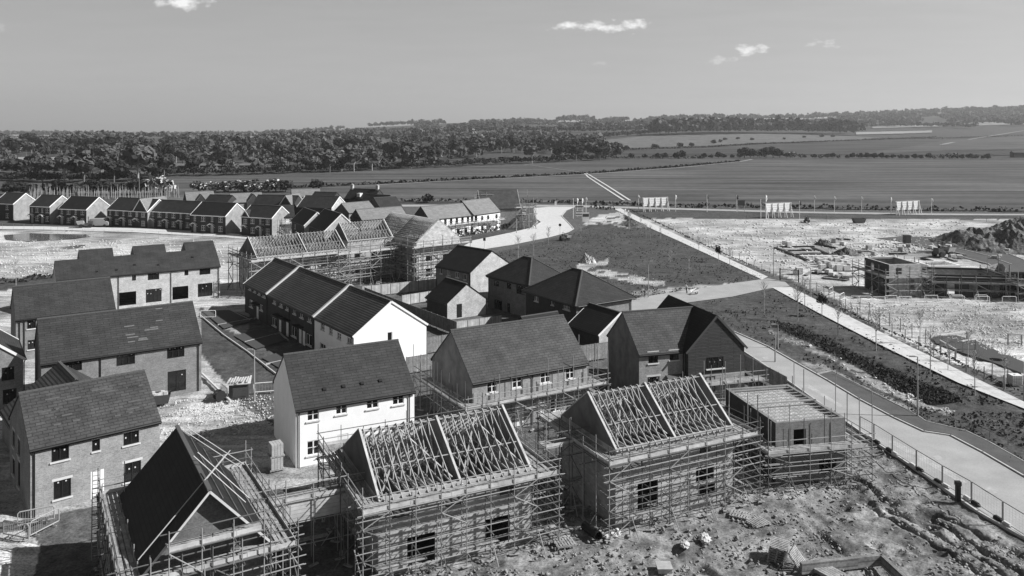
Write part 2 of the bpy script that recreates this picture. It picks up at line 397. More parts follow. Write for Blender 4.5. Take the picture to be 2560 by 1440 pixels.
side = np.clip((PX - 1900 - np.abs(1370 - PY) * .5) / 200, 0, 1) + .8 * np.clip(1 - np.abs(PX - 1750) / 130, 0, 1) * np.clip((PY - 1340) / 40, 0, 1)
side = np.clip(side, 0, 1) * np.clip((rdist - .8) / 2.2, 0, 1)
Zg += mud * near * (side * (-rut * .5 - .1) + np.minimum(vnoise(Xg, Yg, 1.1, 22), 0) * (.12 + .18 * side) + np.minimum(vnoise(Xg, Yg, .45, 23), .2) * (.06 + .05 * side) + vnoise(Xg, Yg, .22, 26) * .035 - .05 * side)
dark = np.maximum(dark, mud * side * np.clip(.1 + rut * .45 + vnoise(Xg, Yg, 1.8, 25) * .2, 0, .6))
Zg += (dark > .9) * near * (-.25 + vnoise(Xg, Yg, 1.2, 33) * .2)
Zg += chalk * np.clip((300 - Yg) / 60, 0, 1) * (np.minimum(vnoise(Xg, Yg, 2.6, 41), .1) * .16 - .02 + np.minimum(vnoise(Xg, Yg, .9, 42), 0) * .07)
Zg -= .02
me = bpy.data.meshes.new('ground')
me.vertices.add(NR * NC); me.vertices.foreach_set('co', np.stack([Xg, Yg, Zg], -1).astype(np.float32).ravel())
ii = np.arange(NR * NC).reshape(NR, NC)
q = np.stack([ii[:-1, :-1], ii[:-1, 1:], ii[1:, 1:], ii[1:, :-1]], -1).reshape(-1, 4)
me.loops.add(q.size); me.loops.foreach_set('vertex_index', q.ravel().astype(np.int32))
me.polygons.add(len(q)); me.polygons.foreach_set('loop_start', np.arange(0, q.size, 4, dtype=np.int32))
me.polygons.foreach_set('use_smooth', np.ones(len(q), bool))
at = me.attributes.new('soil', 'FLOAT_COLOR', 'POINT')
at.data.foreach_set('color', np.stack([chalk, grass, dark, mud], -1).astype(np.float32).ravel())
me.update(); me.validate()
def groundmat():
    m = bpy.data.materials.new('ground_soil'); m.use_nodes = True
    nt = m.node_tree; nd = nt.nodes; lk = nt.links; b = nd['Principled BSDF']
    b.inputs['Roughness'].default_value = .95; b.inputs['Specular IOR Level'].default_value = .05
    tc = nd.new('ShaderNodeTexCoord')
    def noise(s, det=6, rough=.65, st=(1, 1, 1)):
        mp = nd.new('ShaderNodeMapping'); mp.inputs['Scale'].default_value = st; lk.new(tc.outputs['Object'], mp.inputs[0])
        n = nd.new('ShaderNodeTexNoise'); n.inputs['Scale'].default_value = s; n.inputs['Detail'].default_value = det; n.inputs['Roughness'].default_value = rough
        lk.new(mp.outputs[0], n.inputs['Vector']); return n.outputs[0]
    def rng_(x, a, b_, lo, hi):
        r = nd.new('ShaderNodeMapRange'); r.inputs[1].default_value = a; r.inputs[2].default_value = b_; r.inputs[3].default_value = lo; r.inputs[4].default_value = hi
        lk.new(x, r.inputs[0]); return r.outputs[0]
    def mth(op, a, c):
        n = nd.new('ShaderNodeMath'); n.operation = op
        for i, x in enumerate((a, c)):
            if isinstance(x, (int, float)): n.inputs[i].default_value = x
            else: lk.new(x, n.inputs[i])
        return n.outputs[0]
    def mix(f, a, c):
        n = nd.new('ShaderNodeMix'); n.data_type = 'FLOAT'
        for i, x in ((0, f), (2, a), (3, c)):
            if isinstance(x, (int, float)): n.inputs[i].default_value = x
            else: lk.new(x, n.inputs[i])
        return n.outputs[0]
    at = nd.new('ShaderNodeAttribute'); at.attribute_name = 'soil'
    sp = nd.new('ShaderNodeSeparateColor'); lk.new(at.outputs['Color'], sp.inputs[0])
    big = noise(.12); mid = noise(.9); fine = noise(5.5, 4, .7); streak = noise(.35, 6, .7, (.35, 2.2, 1)); vf = noise(14, 2, .6)
    ch = mth('MULTIPLY', mth('MULTIPLY', mth('MULTIPLY', rng_(big, .34, .62, .30, .60), rng_(noise(.045, 4, .6), .38, .58, .6, 1.1)), rng_(streak, .36, .56, .55, 1.15)), rng_(fine, .36, .56, .55, 1.2))
    gr = mth('MULTIPLY', mth('MULTIPLY', rng_(big, .3, .7, .055, .10), rng_(mid, .32, .68, .65, 1.4)), rng_(fine, .33, .67, .65, 1.4))
    mu = mth('MULTIPLY', mth('MULTIPLY', rng_(noise(.33, 5, .6), .36, .64, .12, .37), rng_(mid, .36, .6, .7, 1.15)), rng_(fine, .36, .62, .65, 1.25))
    ba = mth('MULTIPLY', rng_(mid, .3, .7, .07, .17), rng_(fine, .35, .65, .6, 1.3))
    dk = mth('MULTIPLY', rng_(mid, .35, .65, .008, .035), rng_(fine, .35, .65, .5, 1.5))
    col = mix(at.outputs['Alpha'], ba, mu); col = mix(sp.outputs[0], col, ch); col = mix(sp.outputs[1], col, gr); col = mix(sp.outputs[2], col, dk)
    lk.new(col, b.inputs['Base Color'])
    bp = nd.new('ShaderNodeBump'); bp.inputs['Strength'].default_value = .7; bp.inputs['Distance'].default_value = .08
    hg = mth('ADD', mth('MULTIPLY', mid, .8), mth('ADD', mth('MULTIPLY', fine, .7), mth('MULTIPLY', vf, .25)))
    lk.new(hg, bp.inputs['Height']); lk.new(bp.outputs[0], b.inputs['Normal'])
    return m
me.materials.append(groundmat())
tag(inst('ground', me), kind='structure')

def sheet(name, pxs, z, m, thick=0.0, kind='structure', zp=0.0, label=None, cat=None):
    pts = [gp(x, y, zp) for x, y in pxs]
    b = MB(); b.poly_prism([(p.x, p.y) for p in pts], z - thick, z)
    o = b.build(name, m); return tag(o, label, cat, kind=kind)
def strip(name, pxs, wd, h, m, parent=None, kind='structure', z0=-.5):
    pts = [gp(x, y) for x, y in pxs]; b = MB()
    for p, q_ in zip(pts[:-1], pts[1:]):
        d = (q_ - p); d.z = 0; d.normalize(); b.bar(p + Vector((0, 0, (h + z0) / 2)) - d * wd * .3, q_ + Vector((0, 0, (h + z0) / 2)) + d * wd * .3, wd, h - z0)
    return tag(b.build(name, m, parent), kind=kind)

# roads and paths
NEAR_ROAD_R = [(1836,830),(1920,867),(1995,910),(2070,952),(2145,997),(2235,1045),(2310,1080),(2377,1090),(2457,1132),(2560,1192),(2700,1270)]
NEAR_ROAD_L = [(2760,1470),(2560,1345),(2445,1280),(2257,1150),(2187,1105),(2080,1030),(1950,938),(1857,877),(1790,836)]
sheet('road', NEAR_ROAD_R + NEAR_ROAD_L, .02, M['road'])
strip('kerb', NEAR_ROAD_R, .16, .13, M['kerb'])
strip('kerb', [(1857,877),(1950,938),(2080,1030),(2187,1105),(2257,1150),(2445,1280),(2560,1345),(2700,1436)], .16, .10, M['kerb'])
sheet('pavement', [(2048,938),(2080,930),(2200,992),(2295,1042),(2315,1056),(2415,1080),(2470,1106),(2560,1157),(2700,1232),(2700,1266),(2560,1189),(2457,1129),(2377,1087),(2310,1077),(2235,1042),(2145,994)], .10, M['tarmac'], .15)
strip('kerb', [(2040,936),(2080,929),(2200,991),(2295,1041),(2315,1055),(2415,1079),(2470,1105),(2560,1156),(2700,1231)], .10, .13, M['concrete'])
sheet('road', [(1580,748),(1640,737),(1780,716),(1920,696),(1962,704),(1975,716),(1920,722),(1830,742),(1715,757),(1700,790),(1560,840),(1490,860),(1500,790)], .025, M['road'])
sheet('path', [(1552,521),(1640,563),(1720,600),(1800,637),(1920,692),(1905,699),(1780,641),(1700,604),(1620,568),(1535,522)], .035, M['path'])
sheet('path', [(1977,718),(2170,815),(2345,900),(2560,1005),(2700,1075),(2700,1095),(2560,1022),(2395,957),(2195,860),(2045,782),(1930,719)], .04, M['path'])
sheet('road', [(1120,634),(1180,604),(1280,583),(1330,571),(1352,556),(1338,545),(1334,520),(1400,515),(1440,517),(1415,527),(1404,540),(1420,556),(1432,572),(1420,579),(1370,593),(1280,611),(1210,622),(1150,648)], .03, M['path'])
sheet('road', [(-300,515),(800,512),(1300,512),(1440,513),(1600,518),(2000,529),(2330,534),(2700,536),(2700,539),(2330,538),(2000,533),(1600,522),(1440,518),(1300,516.5),(800,517),(-300,521)], .045, M['road'])
sheet('road', [(-100,565),(100,566),(320,570),(560,581),(640,592),(640,600),(560,593),(320,580),(100,574),(-100,572)], .03, M['path'])
strip('kerb', [(1180,603),(1280,582),(1330,570),(1353,556),(1338,545)], .25, .13, M['kerb'])
strip('kerb', [(1210,622),(1280,611),(1370,593),(1420,580),(1434,572),(1420,556),(1404,540),(1415,527)], .25, .13, M['kerb'])
sheet('pavement', [(2190,596),(2260,590),(2340,595),(2480,618),(2560,650),(2640,690),(2640,720),(2520,690),(2470,660),(2360,630),(2250,603)], .03, M['tarmac'])
strip('kerb', [(2250,603),(2360,630),(2470,660),(2520,690),(2600,712)], .2, .13, M['concrete'])
strip('kerb', [(2300,592),(2360,597),(2480,618),(2560,650)], .2, .13, M['concrete'])
strip('kerb', [(2400,606),(2335,606),(2380,618),(2470,640),(2530,662)], .2, .13, M['concrete'])
sheet('puddle', [(10,588),(70,583),(130,585),(215,586),(228,592),(150,600),(70,603),(15,600)], .02, M['water'], kind='structure')
sheet('puddle', [(150,619),(190,613),(215,612),(208,618),(170,623)], .02, M['water'], kind='structure')
# parking bays and front paths of the terrace with the white gable
for bay in ([(505,778),(575,775),(640,800),(560,822)], [(585,840),(650,822),(720,850),(640,873)], [(655,895),(740,866),(790,885),(715,930)]):
    sheet('parking_bay', bay, .03, M['kerbdark'])
strip('path_edging', [(500,788),(560,838),(620,880),(690,935)], .14, .10, M['kerb'])
for e in ([(545,812),(640,795)], [(612,855),(700,832),(720,850)], [(665,910),(780,885)], [(560,768),(625,800)]):
    strip('path_edging', e, .10, .08, M['concrete'])

for c_ in ([(2452,1222),(2474,1216),(2500,1230),(2478,1237)], [(2062,938),(2078,937),(2084,946),(2066,947)], [(1905,894),(1918,892),(1926,899),(1912,901)], [(2330,1142),(2346,1138),(2360,1148),(2343,1152)]): sheet('drain_cover', c_, .03, M['concrete'])
for c_ in ([(2230,1100),(2330,1148),(2420,1206),(2405,1211),(2310,1156),(2220,1106)], [(2020,960),(2110,1016),(2100,1019),(2010,964)]): sheet('road_patch', c_, .026, M['pale_dust'])
# fields
fm1 = fieldmat('crop_field', .105, .12, R(-25)); fm2 = fieldmat('far_crop_field', .095, .10, R(-8)); fmp = mat('pale_field', .30, var=.2, scale=.01); fmg = mat('rough_grass', .13, var=.3, scale=.03, fine=.3, finescale=.15); fmd = fieldmat('dark_field', .075, .05, R(-4))
def drape(name, top, bot, lift, m, nx=60, ny=6):
    """field between two pixel polylines, laid on the terrain"""
    x0 = max(top[0][0], bot[0][0]); x1 = min(top[-1][0], bot[-1][0]); b = MB(); g = []
    for i in range(nx + 1):
        x = x0 + (x1 - x0) * i / nx; ya = np.interp(x, [p[0] for p in top], [p[1] for p in top]); yb = np.interp(x, [p[0] for p in bot], [p[1] for p in bot])
        g.append([gpt(x, yb + (ya - yb) * j / ny) + Vector((0, 0, lift)) for j in range(ny + 1)])
    for i in range(nx):
        for j in range(ny):
            b.face([g[i][j], g[i+1][j], g[i+1][j+1], g[i][j+1]])
    return tag(b.build(name, m), kind='structure')
drape('field', [(60,458),(420,446),(900,429),(1280,413),(1530,401),(1700,398),(1850,397)], [(60,500),(470,490),(800,468),(1100,453),(1470,434),(1700,417),(1850,403)], .10, fm2)
drape('field', [(400,492),(800,470),(1100,455),(1470,436),(1700,419),(1850,404),(1900,397),(2560,401),(2700,402)], [(400,512),(1280,507),(1560,510),(2000,523),(2330,529),(2700,533)], .16, fm1)
drape('field', [(1500,352),(1640,338),(1760,338),(1900,335),(2150,342),(2200,346)], [(1500,376),(1640,369),(1760,366),(1900,358),(2150,350),(2200,349)], .6, fmg, 40, 4)
drape('field', [(1530,376),(1760,368),(1900,361),(2150,352),(2560,335),(2700,332)], [(1530,394),(1760,390),(1900,386),(2150,388),(2560,390),(2700,390)], .5, fmd, 50, 6)
drape('field', [(2150,386),(2250,372),(2370,352),(2560,344),(2700,340)], [(2150,390),(2250,384),(2370,378),(2560,376),(2700,376)], .9, fm2, 30, 4)

def track(name, pxs, wd, m):
    P = [gpt(*q_) for q_ in pxs]; b = MB()
    for p, q_ in zip(P[:-1], P[1:]):
        d = q_ - p; d.z = 0; d.normalize(); n = Vector((-d.y, d.x, 0)) * wd / 2; u = Vector((0, 0, .3)); b.face([p - n + u, q_ - n + u, q_ + n + u, p + n + u][::-1])
    return tag(b.build(name, m), kind='structure')
track('path', [(1462,435),(1470,444),(1500,465),(1560,503)], .9, M['path']); track('path', [(1466,434),(1480,443),(1515,465),(1575,504)], .9, M['path'])
track('path', [(1310,412),(1370,420),(1462,433)], 1.0, fmp); track('path', [(940,464),(1100,456),(1470,437),(1700,420),(1850,405),(1880,399)], 2.2, fmp)
track('path', [(2140,392),(2240,384),(2320,369),(2400,353),(2560,327)], 5, fmp)

# ------------------------------------------------------------------ houses
ROT = {'F': 0, 'R': R(90), 'B': R(180), 'L': R(-90)}
def frame_vecs(x, y, th):
    d = Vector((math.cos(th), math.sin(th), 0)); return Vector((x, y, 0)), d, Vector((-d.y, d.x, 0))
def face_loc(L, W, face, a, z):
    return {'F': (a, 0, z), 'R': (L, a, z), 'B': (L - a, W, z), 'L': (0, W - a, z)}[face]
def fac(H, face, px, py):
    """photo pixel -> (along, height) on a facade"""
    x, y, th, L, W = H[:5]; o, d, n = frame_vecs(x, y, th)
    ray = Vector(((px - 1280) / F, 1, -(py - HY) / F)); c = Vector((0, 0, HC))
    P0, nn, ax = {'F': (o, n, d), 'R': (o + d * L, d, n), 'B': (o + n * W + d * L, n, -d), 'L': (o + n * W, d, -n)}[face]
    t = (P0 - c).dot(nn) / ray.dot(nn); p = c + ray * t
    return (p - P0).dot(ax), p.z
def ridge_u(H, px, w=None, z=None):
    """where along a house a pixel column crosses its ridge"""
    x, y, th, L, W = H[:5]; o, d, n = frame_vecs(x, y, th); P = o + n * (W / 2 if w is None else w); k = (px - 1280) / F
    return (k * P.y - P.x) / (d.x - k * d.y)
_mc = {}
def win_meshes(w, h, style):
    key = (round(w, 1), round(h, 1), style)
    if key in _mc: return _mc[key]
    w, h = key[0], key[1]
    white = style.startswith('white'); fm = M['upvc'] if white else M['darkframe']
    b = MB(); t = .075 if w > .5 else .05; y0, y1 = .04, .12
    for a, c in (((0, y0, 0), (w, y1, t)), ((0, y0, h - t), (w, y1, h)), ((0, y0, t), (t, y1, h - t)), ((w - t, y0, t), (w, y1, h - t))): b.box(a, c)
    nm = 1 if w < .8 else 2 if w < 1.75 else 3
    if style == 'patio': nm = 4 if w > 2.2 else 2
    for k in range(1, nm): b.box((w * k / nm - .05, y0 - .005, t), (w * k / nm + .05, y1, h - t))
    if style in ('white', 'dark') and h > .7:
        for k in range(nm):
            zb = h * (.52 if white else .6)
            b.box((w * k / nm + .05, y0 + .01, zb - .02), (w * (k + 1) / nm - .05, y1 - .01, zb + .02))
    p = MB(); p.box((t * .5, .085, t * .5), (w - t * .5, .10, h - t * .5))
    if not white:
        for k in range(nm):
            if random.random() < .85:
                sx = w * (k + random.uniform(.3, .7)) / nm; sz = h * random.uniform(.55, .9)
                p.box((sx - .05, .078, sz - .06), (sx + .05, .084, sz + .06), 1)
    _mc[key] = (b.mesh('window_frame', fm), p.mesh('pane', [M['glass'], M['sill']]), w, h)
    return _mc[key]
def box_mesh(key, a, c, m):
    if key not in _mc:
        b = MB(); b.box(a, c); _mc[key] = b.mesh(key[0], m)
    return _mc[key]

def house(name, label, cat, H, wall='brick', roof='tile', wins=(), doors=(), group=None, overhang=.18, verge=.08, gutter='black', barge=None, pipes=(), hip=False,
          ridge=True, roof_parts=True, sills=False, root=None, sub=None, canopies=(), plinth=None, upper=None, gable_panel=None, wall_mats=None, no_roof=False, open_top=False, split=None):
    x, y, th, L, W, he, hr = H[:7]; z0 = H[7] if len(H) > 7 else 0
    if root is None: root = empty(name, (x, y, z0), th, label, cat, group)
    ops = {'F': [], 'R': [], 'B': [], 'L': []}
    for wn in list(wins) + list(doors):
        ops[wn[0]].append(wn[1:])
    # walls with real openings
    wb = MB()
    for fc, Lf in (('F', L), ('R', W), ('B', L), ('L', W)):
        P = lambda a, z, dp=0.: (Matrix.Translation(face_loc(L, W, fc, 0, 0)) @ Matrix.Rotation(ROT[fc], 4, 'Z')) @ Vector((a, dp, z))
        mi = 0
        if wall_mats and fc in wall_mats: mi = wall_mats[fc]
        top = he
        xs = sorted({0., Lf} | {min(max(v, 0), Lf) for o in ops[fc] for v in (o[0], o[0] + o[2])}); xs = sorted(set(xs) | ({split[1]} if split and split[0] == fc else set())); zs = sorted({-.5, top} | {min(max(v, -.5), top) for o in ops[fc] for v in (o[1], o[1] + o[3])})
        for i in range(len(xs) - 1):
            for j in range(len(zs) - 1):
                if xs[i+1] - xs[i] < 1e-4 or zs[j+1] - zs[j] < 1e-4: continue
                cxm, czm = (xs[i] + xs[i+1]) / 2, (zs[j] + zs[j+1]) / 2
                if any(o[0] < cxm < o[0] + o[2] and o[1] < czm < o[1] + o[3] for o in ops[fc]): continue
                m_ = mi
                if split and split[0] == fc and cxm > split[1]: m_ = split[2]
                if upper and czm > 2.6: m_ = 1
                wb.face([P(xs[i], zs[j]), P(xs[i+1], zs[j]), P(xs[i+1], zs[j+1]), P(xs[i], zs[j+1])], [(xs[i], zs[j]), (xs[i+1], zs[j]), (xs[i+1], zs[j+1]), (xs[i], zs[j+1])], m_)
        for o in ops[fc]:
            a0, z_, ww, hh = o[:4]; dp = .14
            for p4 in (((a0, z_), (a0 + ww, z_)), ((a0 + ww, z_), (a0 + ww, z_ + hh)), ((a0 + ww, z_ + hh), (a0, z_ + hh)), ((a0, z_ + hh), (a0, z_))):
                (a_, b_), (c_, d_) = p4
                wb.face([P(a_, b_), P(a_, b_, dp), P(c_, d_, dp), P(c_, d_)], None, mi)
        if fc in 'RL' and not hip and not no_roof:
            m_ = 1 if upper else mi
            wb.face([P(0, he), P(Lf, he), P(Lf / 2, hr)], [(0, he), (Lf, he), (Lf / 2, hr)], m_)
    if open_top:  # inner leaf and top of an unroofed wall
        t = .3
        for a, c in (((0,0),(L,t)), ((0,W-t),(L,W)), ((0,t),(t,W-t)), ((L-t,t),(L,W-t))):
            wb.face([(a[0],a[1],he),(c[0],a[1],he),(c[0],c[1],he),(a[0],c[1],he)], [(a[0],a[1]),(c[0],a[1]),(c[0],c[1]),(a[0],c[1])])
        for p, q_ in (((t,t),(L-t,t)), ((L-t,t),(L-t,W-t)), ((L-t,W-t),(t,W-t)), ((t,W-t),(t,t))):
            wb.face([(p[0],p[1],he-.3),(p[0],p[1],he),(q_[0],q_[1],he),(q_[0],q_[1],he-.3)])
    wm_ = wall if isinstance(wall, (list, tuple)) else [wall]
    wb.build('wall', [M[k] for k in wm_], root)
    # windows and doors
    for wn in wins:
        fc, a, z, ww, hh = wn[:5]; st = wn[5] if len(wn) > 5 else 'dark'
        if st == 'open': continue
        fm, pm, rw, rh = win_meshes(ww, hh, st)
        o = inst('window', fm, root, face_loc(L, W, fc, a, z), (0, 0, ROT[fc]), (ww / rw, 1, hh / rh))
        inst('pane', pm, o)
        if sills or st in ('white', 'whites', 'sill'):
            inst('sill', box_mesh(('sill', 0), (-.1, -.09, -.12), (1.1, .06, -.003), M['sill']), o, (0, 0, 0), (0, 0, 0), (rw, 1, 1))
            if sills == 'both': inst('lintel', box_mesh(('lintel', 0), (-.1, -.012, 0.004), (1.1, .04, .2), M['sill']), o, (0, 0, rh), (0, 0, 0), (rw, 1, 1))
    for dr in doors:
        fc, a, z, ww, hh = dr[:5]; mk = dr[5] if len(dr) > 5 else 'white'
        b = MB(); b.box((0.003, .03, 0), (ww - .003, .09, hh)); b.box((.12, .02, .15), (ww - .12, .032, hh * .42)); b.box((.12, .02, hh * .5), (ww - .12, .032, hh - .15))
        o = b.build('door', M[mk], root, face_loc(L, W, fc, a, z)); o.rotation_euler = (0, 0, ROT[fc])
        hb = MB(); hb.tube((ww - .1, -.03, 1.0), (ww - .1, .02, 1.0), .03); hb.build('handle', M['metal'], o)
    for cn_ in canopies:
        fc, a, z, ww = cn_[:4]; b = MB(); dp = .9
        mk = cn_[4] if len(cn_) > 4 else 'white'
        if mk == 'flat':
            b.box((0, -dp, 0), (ww, -.003, .12)); mk = 'black'
        else:
            b.face([(0, -dp, 0), (ww / 2, -dp, .55), (ww / 2, 0, .55), (0, 0, 0)]); b.face([(ww / 2, -dp, .55), (ww, -dp, 0), (ww, 0, 0), (ww / 2, 0, .55)])
            b.bar((0, -dp, 0), (ww / 2, -dp, .55), .06, .16); b.bar((ww / 2, -dp, .55), (ww, -dp, 0), .06, .16)
            for xx in (.05, ww - .05): b.bar((xx, -dp + .05, -.1), (xx, -.02, -.6), .07, .07)
        o = b.build('porch_canopy', M[mk], root, face_loc(L, W, fc, a, z)); o.rotation_euler = (0, 0, ROT[fc])
    if no_roof: return root
    # roof
    s = (hr - he) / (W / 2); t = .12
    rb = MB(); ov, vg = overhang, verge
    if not hip:
        for sg in (0, 1):
            fw = (lambda v: v) if sg == 0 else (lambda v: W - v)
            sl = math.hypot(W / 2 + ov, (W / 2 + ov) * s)
            q0 = [(-vg, fw(-ov), he - s * ov + t), (L + vg, fw(-ov), he - s * ov + t), (L + vg, W / 2, hr + t), (-vg, W / 2, hr + t)]
            uv = [(0, 0), (L + 2 * vg, 0), (L + 2 * vg, sl), (0, sl)]
            q1 = [(p[0], p[1], p[2] - t) for p in q0]
            if sg: q0, uv = q0[::-1], uv[::-1]
            rb.face(q0, uv); rb.face(q1[::-1] if not sg else q1, uv)
            for k in range(3):
                pass
            e0 = [(-vg, fw(-ov), he - s * ov), (L + vg, fw(-ov), he - s * ov), (L + vg, fw(-ov), he - s * ov + t), (-vg, fw(-ov), he - s * ov + t)]
            rb.face(e0 if not sg else e0[::-1])
            for uu in (-vg, L + vg):
                g = [(uu, fw(-ov), he - s * ov), (uu, fw(-ov), he - s * ov + t), (uu, W / 2, hr + t), (uu, W / 2, hr)]
                rb.face(g)
        ro = rb.build('roof', M[roof], root)
        if ridge:
            b = MB(); n = max(3, int((L + 2 * vg) / .45))
            for k in range(n):
                u0 = -vg + (L + 2 * vg) * k / n; u1 = -vg + (L + 2 * vg) * (k + 1) / n - .015
                b.bar((u0, W / 2, hr + t + .02), (u1, W / 2, hr + t + .02), .24, .12)
            b.build('ridge_tiles', M['ridge'] if roof not in ('slate',) else M['slate'], ro)
        if barge:
            for uu, nm_ in ((-vg - .025, 0), (L + vg + .025, 1)):
                b = MB()
                for sg in (0, 1):
                    w0 = -ov if sg == 0 else W + ov
                    b.bar((uu, w0, he - s * ov + t * .4), (uu, W / 2, hr + t * .4), .05, .24, 0, (1, 0, 0) if False else (0, 0, 1))
                b.build('bargeboard', M[barge], root)
    else:
        hl = W / 2
        c = [(-ov, -ov), (L + ov, -ov), (L + ov, W + ov), (-ov, W + ov)]; ze = he - s * ov + t
        A_, B_ = (hl, W / 2, hr + t), (L - hl, W / 2, hr + t)
        P4 = [(p[0], p[1], ze) for p in c]
        sl = math.hypot(W / 2 + ov, (W / 2 + ov) * s)
        rb.face([P4[0], P4[1], B_, A_], [(-ov, 0), (L + ov, 0), (L - hl, sl), (hl, sl)])
        rb.face([P4[1], P4[2], B_], [(-ov, 0), (W + ov, 0), (W / 2, sl)])
        rb.face([P4[2], P4[3], A_, B_], [(-ov, 0), (L + ov, 0), (L - hl, sl), (hl, sl)])
        rb.face([P4[3], P4[0], A_], [(-ov, 0), (W + ov, 0), (W / 2, sl)])
        rb.face([(p[0], p[1], ze - t) for p in c][::-1])
        for k in range(4):
            p, q_ = P4[k], P4[(k + 1) % 4]
            rb.face([(p[0], p[1], ze - t), (q_[0], q_[1], ze - t), q_, p])
        ro = rb.build('roof', M[roof], root)
        b = MB()
        for p, q_ in ((A_, B_), (P4[0], A_), (P4[3], A_), (P4[1], B_), (P4[2], B_)): b.bar(p, q_, .2, .14)
        b.build('hip_tiles', M['ridge'], ro)
    if roof_parts:
        zg = he - s * ov + .02
        faces = ('F', 'B', 'R', 'L') if hip else ('F', 'B')
        for fc in faces:
            Lf = L if fc in 'FB' else W; b = MB()
            b.tube((-vg, -ov - .07, zg), (Lf + vg, -ov - .07, zg), .07, n=6)
            b.box((-vg, -ov + .003, zg - .16), (Lf + vg, -ov + .03, zg - .03))
            o = b.build('gutter', M[gutter], root, face_loc(L, W, fc, 0, 0)); o.rotation_euler = (0, 0, ROT[fc])
        for fc, a in pipes:
            b = MB(); b.tube((0, -.09, -.3), (0, -.09, he - .45), .05); b.tube((0, -.09, he - .45), (0, -ov - .05, zg), .05)
            o = b.build('downpipe', M[gutter if gutter != 'white' else 'black'], root, face_loc(L, W, fc, a, 0)); o.rotation_euler = (0, 0, ROT[fc])
    return root

def cross_gable(root, u0, u1, p, depth, he, hr, wall='brickshadow', roof='slate', barge='white', wins=(), ov=.15, wz0=-.5):
    """gabled wing in front of (or over) the main roof; local to its house"""
    um = (u0 + u1) / 2; wd = u1 - u0; s = (hr - he) / (wd / 2); t = .1
    b = MB()
    b.face([(u0, -p, wz0), (u1, -p, wz0), (u1, -p, he), (um, -p, hr), (u0, -p, he)], [(u0, wz0), (u1, wz0), (u1, he), (um, hr), (u0, he)])
    b.face([(u0, depth, wz0), (u0, -p, wz0), (u0, -p, he), (u0, depth, he)], [(0, wz0), (depth, wz0), (depth, he), (0, he)])
    b.face([(u1, -p, wz0), (u1, depth, wz0), (u1, depth, he), (u1, -p, he)], [(0, wz0), (depth, wz0), (depth, he), (0, he)])
    b.face([(u1, depth, wz0), (u0, depth, wz0), (u0, depth, he), (um, depth, hr), (u1, depth, he)], [(u1, wz0), (u0, wz0), (u0, he), (um, hr), (u1, he)])
    b.build('gable_wall', M[wall], root)
    r = MB(); f = -p - .1; k = depth + .05
    sl = math.hypot(wd / 2 + ov, (wd / 2 + ov) * s)
    for sg in (-1, 1):
        ue = um + sg * (wd / 2 + ov); ze = he - s * ov + t
        q_ = [(ue, f, ze), (um, f, hr + t), (um, k, hr + t), (ue, k, ze)]; uv = [(0, 0), (0, sl), (k - f, sl), (k - f, 0)]
        if sg > 0: q_, uv = q_[::-1], uv[::-1]
        r.face(q_, uv); r.face([(a, c, d - t) for a, c, d in q_[::-1]], uv[::-1])
        r.face([(ue, f, ze - t), (um, f, hr), (um, f, hr + t), (ue, f, ze)])
    ro = r.build('gable_roof', M[roof], root)
    if barge:
        g = MB()
        for sg in (-1, 1):
            ue = um + sg * (wd / 2 + ov); g.bar((ue, f - .03, he - s * ov + t * .3), (um, f - .03, hr + t * .3), .05, .22)
        g.build('bargeboard', M[barge], root)
    for a, z, ww, hh, st in wins:
        fm, pm, rw, rh = win_meshes(ww, hh, st)
        o = inst('window', fm, root, (a, -p - .1, z), (0, 0, 0), (ww / rw, 1, hh / rh)); inst('pane', pm, o)
        inst('sill', box_mesh(('sill', 0), (-.1, -.09, -.12), (1.1, .06, -.003), M['sill']), o, (0, 0, 0), (0, 0, 0), (rw, 1, 1))

def wpx(H, face, lst, st='dark'):
    out = []
    for it in lst:
        a0, z1 = fac(H, face, it[0], it[1]); a1, z0 = fac(H, face, it[2], it[3])
        z0 -= H[7] if len(H) > 7 else 0; z1 -= H[7] if len(H) > 7 else 0
        Lf = H[3] if face in 'FB' else H[4]
        z1 = min(z1, H[5] - .02)
        if a1 - a0 < .3: a1 = a0 + .5
        out.append((face, max(a0, .1), z0, min(a1, Lf - .1) - max(a0, .1), max(z1 - z0, .4), it[4] if len(it) > 4 else st))
    return out

# ------------------------------------------------------------------ scaffolding
def tube_mesh(m, key):
    if key not in _mc:
        b = MB(); b.tube((0, 0, 0), (0, 0, 1), 1.0, n=6); _mc[key] = b.mesh(key, m)
    return _mc[key]
def pole(name, root, p, q_, r=.03, m='steel'):
    if m == 'steel' and random.random() < .4: m = 'steeldark'
    p, q_ = Vector(p), Vector(q_); d = q_ - p
    o = inst(name, tube_mesh(M[m], 'pole_' + m), root, p)
    o.rotation_mode = 'QUATERNION'; o.rotation_quaternion = d.to_track_quat('Z', 'Y'); o.scale = (r, r, d.length)
    return o

